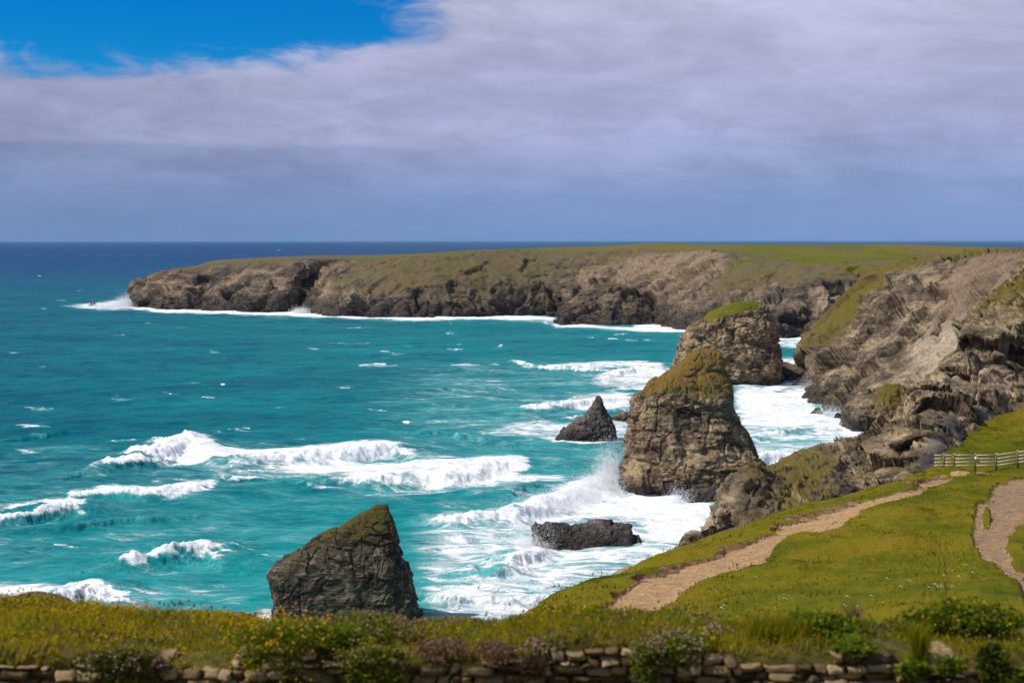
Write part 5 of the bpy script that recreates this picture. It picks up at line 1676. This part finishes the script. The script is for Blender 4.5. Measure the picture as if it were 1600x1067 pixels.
clump('thrift', 'leaning patch of pink thrift on the left bank edge', 'plant', 292, 977, 11.6, 0.38, 0.11, 'leaf', 700, 150, M['leaf'], M['pink'], 'pink_flowers', 906, 'pink thrift on the bank')
clump('thrift', 'small mauve thrift patch in grass at the far left', 'plant', 32, 980, 11.4, 0.22, 0.08, 'leaf', 400, 90, M['leaf'], M['pink'], 'pink_flowers', 907, 'pink thrift on the bank')
clump('flowering_plant', 'bright yellow flower cluster in front of the sandy track end', 'plant', 878, 962, 12.2, 0.62, 0.17, 'leaf', 1500, 300, M['leaf'], M['yellow'], 'yellow_flowers', 908, GP)
clump('thrift', 'large pink thrift clump hanging over the pale wall stones', 'plant', 1058, 1006, 9.95, 0.46, 0.17, 'leaf', 1700, 150, M['leaf'], M['pink'], 'pink_flowers', 909, 'pink thrift on the bank', hang=0.08)
clump('trailing_plant', 'bud covered green plant hanging beside the large pink thrift', 'plant', 1010, 1026, 9.84, 0.24, 0.20, 'leaf', 1100, 130, M['leaf'], M['bud'], 'pale_buds', 910, None, hang=0.10, dep=0.2)
clump('thrift', 'pink thrift clump above the dead brown plant on the wall', 'plant', 848, 1008, 10.05, 0.28, 0.13, 'leaf', 700, 170, M['leaf'], M['pink'], 'pink_flowers', 911, 'pink thrift on the bank')
clump('thrift', 'tiny pink thrift tuft right of the large pink clump', 'plant', 1113, 981, 10.5, 0.13, 0.07, 'leaf', 200, 70, M['leaf'], M['pink'], 'pink_flowers', 912, 'pink thrift on the bank')
clump('flowering_plant', 'little yellow flower tuft beneath the tiny pink thrift tuft', 'plant', 1104, 996, 10.1, 0.10, 0.07, 'leaf', 160, 50, M['leaf'], M['yellow'], 'yellow_flowers', 913, GP)
clump('leafy_plant', 'glossy green leafy plant where the bank meets the slope', 'plant', 1283, 985, 10.4, 0.58, 0.26, 'leaf', 2600, 0, M['leaf'], None, None, 914, None, leaf_s=(0.03, 0.065))
clump('leafy_plant', 'dark leafy plant on the wall top right of the glossy one', 'plant', 1330, 1008, 10.0, 0.30, 0.10, 'leaf', 1100, 0, M['leaf'], None, None, 915, None, leaf_s=(0.03, 0.06))
clump('leafy_plant', 'broad yellow green leafy bush at the right wall end', 'plant', 1505, 974, 10.7, 0.95, 0.34, 'leaf', 4600, 90, M['leaf'], M['yellow'], 'yellow_flowers', 916, None, leaf_s=(0.022, 0.05))
clump('leafy_plant', 'small green plant rooted in the wall face at lower right', 'plant', 1425, 1046, 9.80, 0.20, 0.14, 'leaf', 520, 0, M['leaf'], None, None, 917, None, dep=0.12, leaf_s=(0.03, 0.055))
clump('leafy_plant', 'green plant in the bottom right corner of the wall', 'plant', 1580, 1058, 9.80, 0.26, 0.12, 'leaf', 600, 0, M['leaf'], None, None, 918, None, dep=0.12, leaf_s=(0.03, 0.05))
clump('leafy_plant', 'green plant growing from wall joints under the broad bush', 'plant', 1482, 1040, 9.80, 0.20, 0.12, 'leaf', 480, 0, M['leaf'], None, None, 919, None, dep=0.12, leaf_s=(0.025, 0.05))
clump('ivy', 'dark ivy draping down the shaded right wall end', 'plant', 1552, 1030, 9.84, 0.22, 0.20, 'leaf', 1300, 0, M['dark_leaf'], None, None, 920, None, dep=0.16, hang=0.1, leaf_s=(0.03, 0.05))
clump('dead_plant', 'dead brown cushion plant stuck on the wall face', 'plant', 832, 1042, 9.82, 0.20, 0.16, 'leaf', 1500, 0, leaf_material('dead_brown_leaves', (0.035, 0.018, 0.010), (0.12, 0.07, 0.035)), None, None, 921, None, dep=0.16, leaf_s=(0.012, 0.025))
clump('dry_plant', 'brown dry plant crowning the wall gap right of the dark buds', 'plant', 690, 1014, 10.0, 0.40, 0.14, 'leaf', 1800, 60, M['straw'], M['dry'], 'faded_heads', 922, None, leaf_s=(0.012, 0.03))
clump('dry_plant', 'brown dry plant above the light coping stone mid wall', 'plant', 775, 1016, 10.0, 0.30, 0.13, 'leaf', 1300, 60, M['straw'], M['dry'], 'faded_heads', 923, None, leaf_s=(0.012, 0.03))
clump('flowering_plant', 'row of faded pink heads before the slope grass', 'plant', 1078, 966, 11.9, 0.42, 0.07, 'leaf', 400, 240, M['leaf'], M['dry'], 'faded_heads', 924, GP)
clump('grass_tuft', 'tall dry grass tuft in front of the green slope', 'grass tuft', 1335, 968, 10.6, 0.10, 0.30, 'grass', 60, 0, M['straw'], None, None, 925, None, dep=0.1)
clump('grass_tuft', 'loose yellow green grass tuft hanging over the right wall', 'grass tuft', 1436, 1008, 9.95, 0.14, 0.30, 'grass', 220, 0, M['grass'], None, None, 926, None, dep=0.15)
clump('grass_tuft', 'wide yellow grass tuft left of the glossy leafy plant', 'grass tuft', 1215, 990, 10.3, 0.50, 0.24, 'grass', 900, 0, M['grass'], None, None, 927, None, dep=0.3)


def bank_stone():
    r = np.random.default_rng(3)
    p = W(6, 946, 13.6)
    th = np.linspace(0, 2 * np.pi, 40, endpoint=False); ph = np.linspace(-np.pi / 2, np.pi / 2, 22)
    Tt, Pp = np.meshgrid(th, ph, indexing='ij')
    G = np.stack([np.cos(Tt) * np.cos(Pp) * 0.24, np.sin(Tt) * np.cos(Pp) * 0.16, np.sin(Pp) * 0.075], -1)
    N = G / np.linalg.norm(G, axis=-1, keepdims=True)
    V = rockify(G + p, N, np.ones(Tt.shape), 0.12, 951, amp=0.4)
    m = simple_noise_material('pale_stone', (0.30, 0.24, 0.17), (0.52, 0.44, 0.34), 7.0)
    o = mesh_obj('stone', V.reshape(-1, 3), grid_faces(40, 22, True), m)
    tag(o, 'pale flat stone lying in grass on the far left bank', 'stone')


bank_stone()

# ------------------------------------------------------------------ spray


def spray(name, pts, label, k, size, seed):
    r = np.random.default_rng(seed)
    m = M.get('spray')
    if m is None:
        m, n = material('sea_spray'); n.out((0.86, 0.88, 0.89), 0.9, 0.1); M['spray'] = m
    P = []
    for (c, rad, wgt) in pts:
        n_ = int(k * wgt)
        q = r.normal(size=(n_, 3)) * np.array(rad) * 0.5
        q[:, 2] = np.abs(q[:, 2]) * 1.0
        P.append(np.array(c) + q)
    P = np.concatenate(P)
    P = P + np.stack([fbm(P / 1.5, 3, seed + s) for s in (0, 1, 2)], -1) * 1.6
    P[:, 2] = np.maximum(P[:, 2], 0.1)
    v, f, t = blobs(P, r.uniform(size[0], size[1], len(P)), r, r.random(len(P)))
    o = mesh_obj(name, v, f, m, smooth=True)
    tag(o, label, 'spray', kind='stuff')


spray('spray', [(sea(952, 758), (4, 4, 9), .5), (sea(962, 760), (3, 3, 6), .3), (sea(935, 765), (6, 4, 4), .4), (sea(900, 780), (8, 4, 2.5), .4), (sea(860, 795), (9, 4, 2.5), .4)],
      'burst of white spray left of the tallest stack', 42000, (0.012, 0.065), 961)
spray('spray', [(sea(205, 477), (12, 6, 9), .5), (sea(195, 479), (12, 6, 6), .4), (sea(170, 481), (18, 8, 4), .3), (sea(520, 491), (9, 5, 7), .4), (sea(470, 489), (8, 5, 4), .2)],
      'white spray thrown up along the far headland', 16000, (0.06, 0.24), 963)
spray('spray', [(sea(1270, 606), (7, 4, 4), .3), (sea(1300, 648), (6, 4, 3), .3), (sea(1255, 640), (6, 4, 2), .2), (sea(840, 850), (4, 3, 4), .4), (sea(830, 862), (4, 3, 3), .3), (sea(1060, 785), (3, 3, 3), .2), (sea(1325, 668), (4, 3, 3), .2)],
      'white spray breaking over the reef and low rocks', 16000, (0.015, 0.06), 965)


# ------------------------------------------------------------------ haze over the sea


def haze():
    x0, x1, y0, y1, z0, z1 = -95000, 140000, -400, 92000, -14, 64
    V = np.array([(x, y, z) for x in (x0, x1) for y in (y0, y1) for z in (z0, z1)], float)
    Fc = np.array([[0, 1, 3, 2], [4, 6, 7, 5], [0, 4, 5, 1], [2, 3, 7, 6], [0, 2, 6, 4], [1, 5, 7, 3]])
    m = bpy.data.materials.new('haze_air'); m.use_nodes = True
    n = NT(m.node_tree)
    v = n.n('ShaderNodeVolumePrincipled')
    v.inputs['Color'].default_value = (0.30, 0.60, 0.85, 1)
    v.inputs['Density'].default_value = 0.000012
    v.inputs['Anisotropy'].default_value = 0.2
    o = n.n('ShaderNodeOutputMaterial')
    n.t.links.new(v.outputs[0], o.inputs['Volume'])
    ob = mesh_obj('haze', V, Fc, m)
    tag(ob, 'thin pale sea haze', 'haze', kind='stuff')


haze()
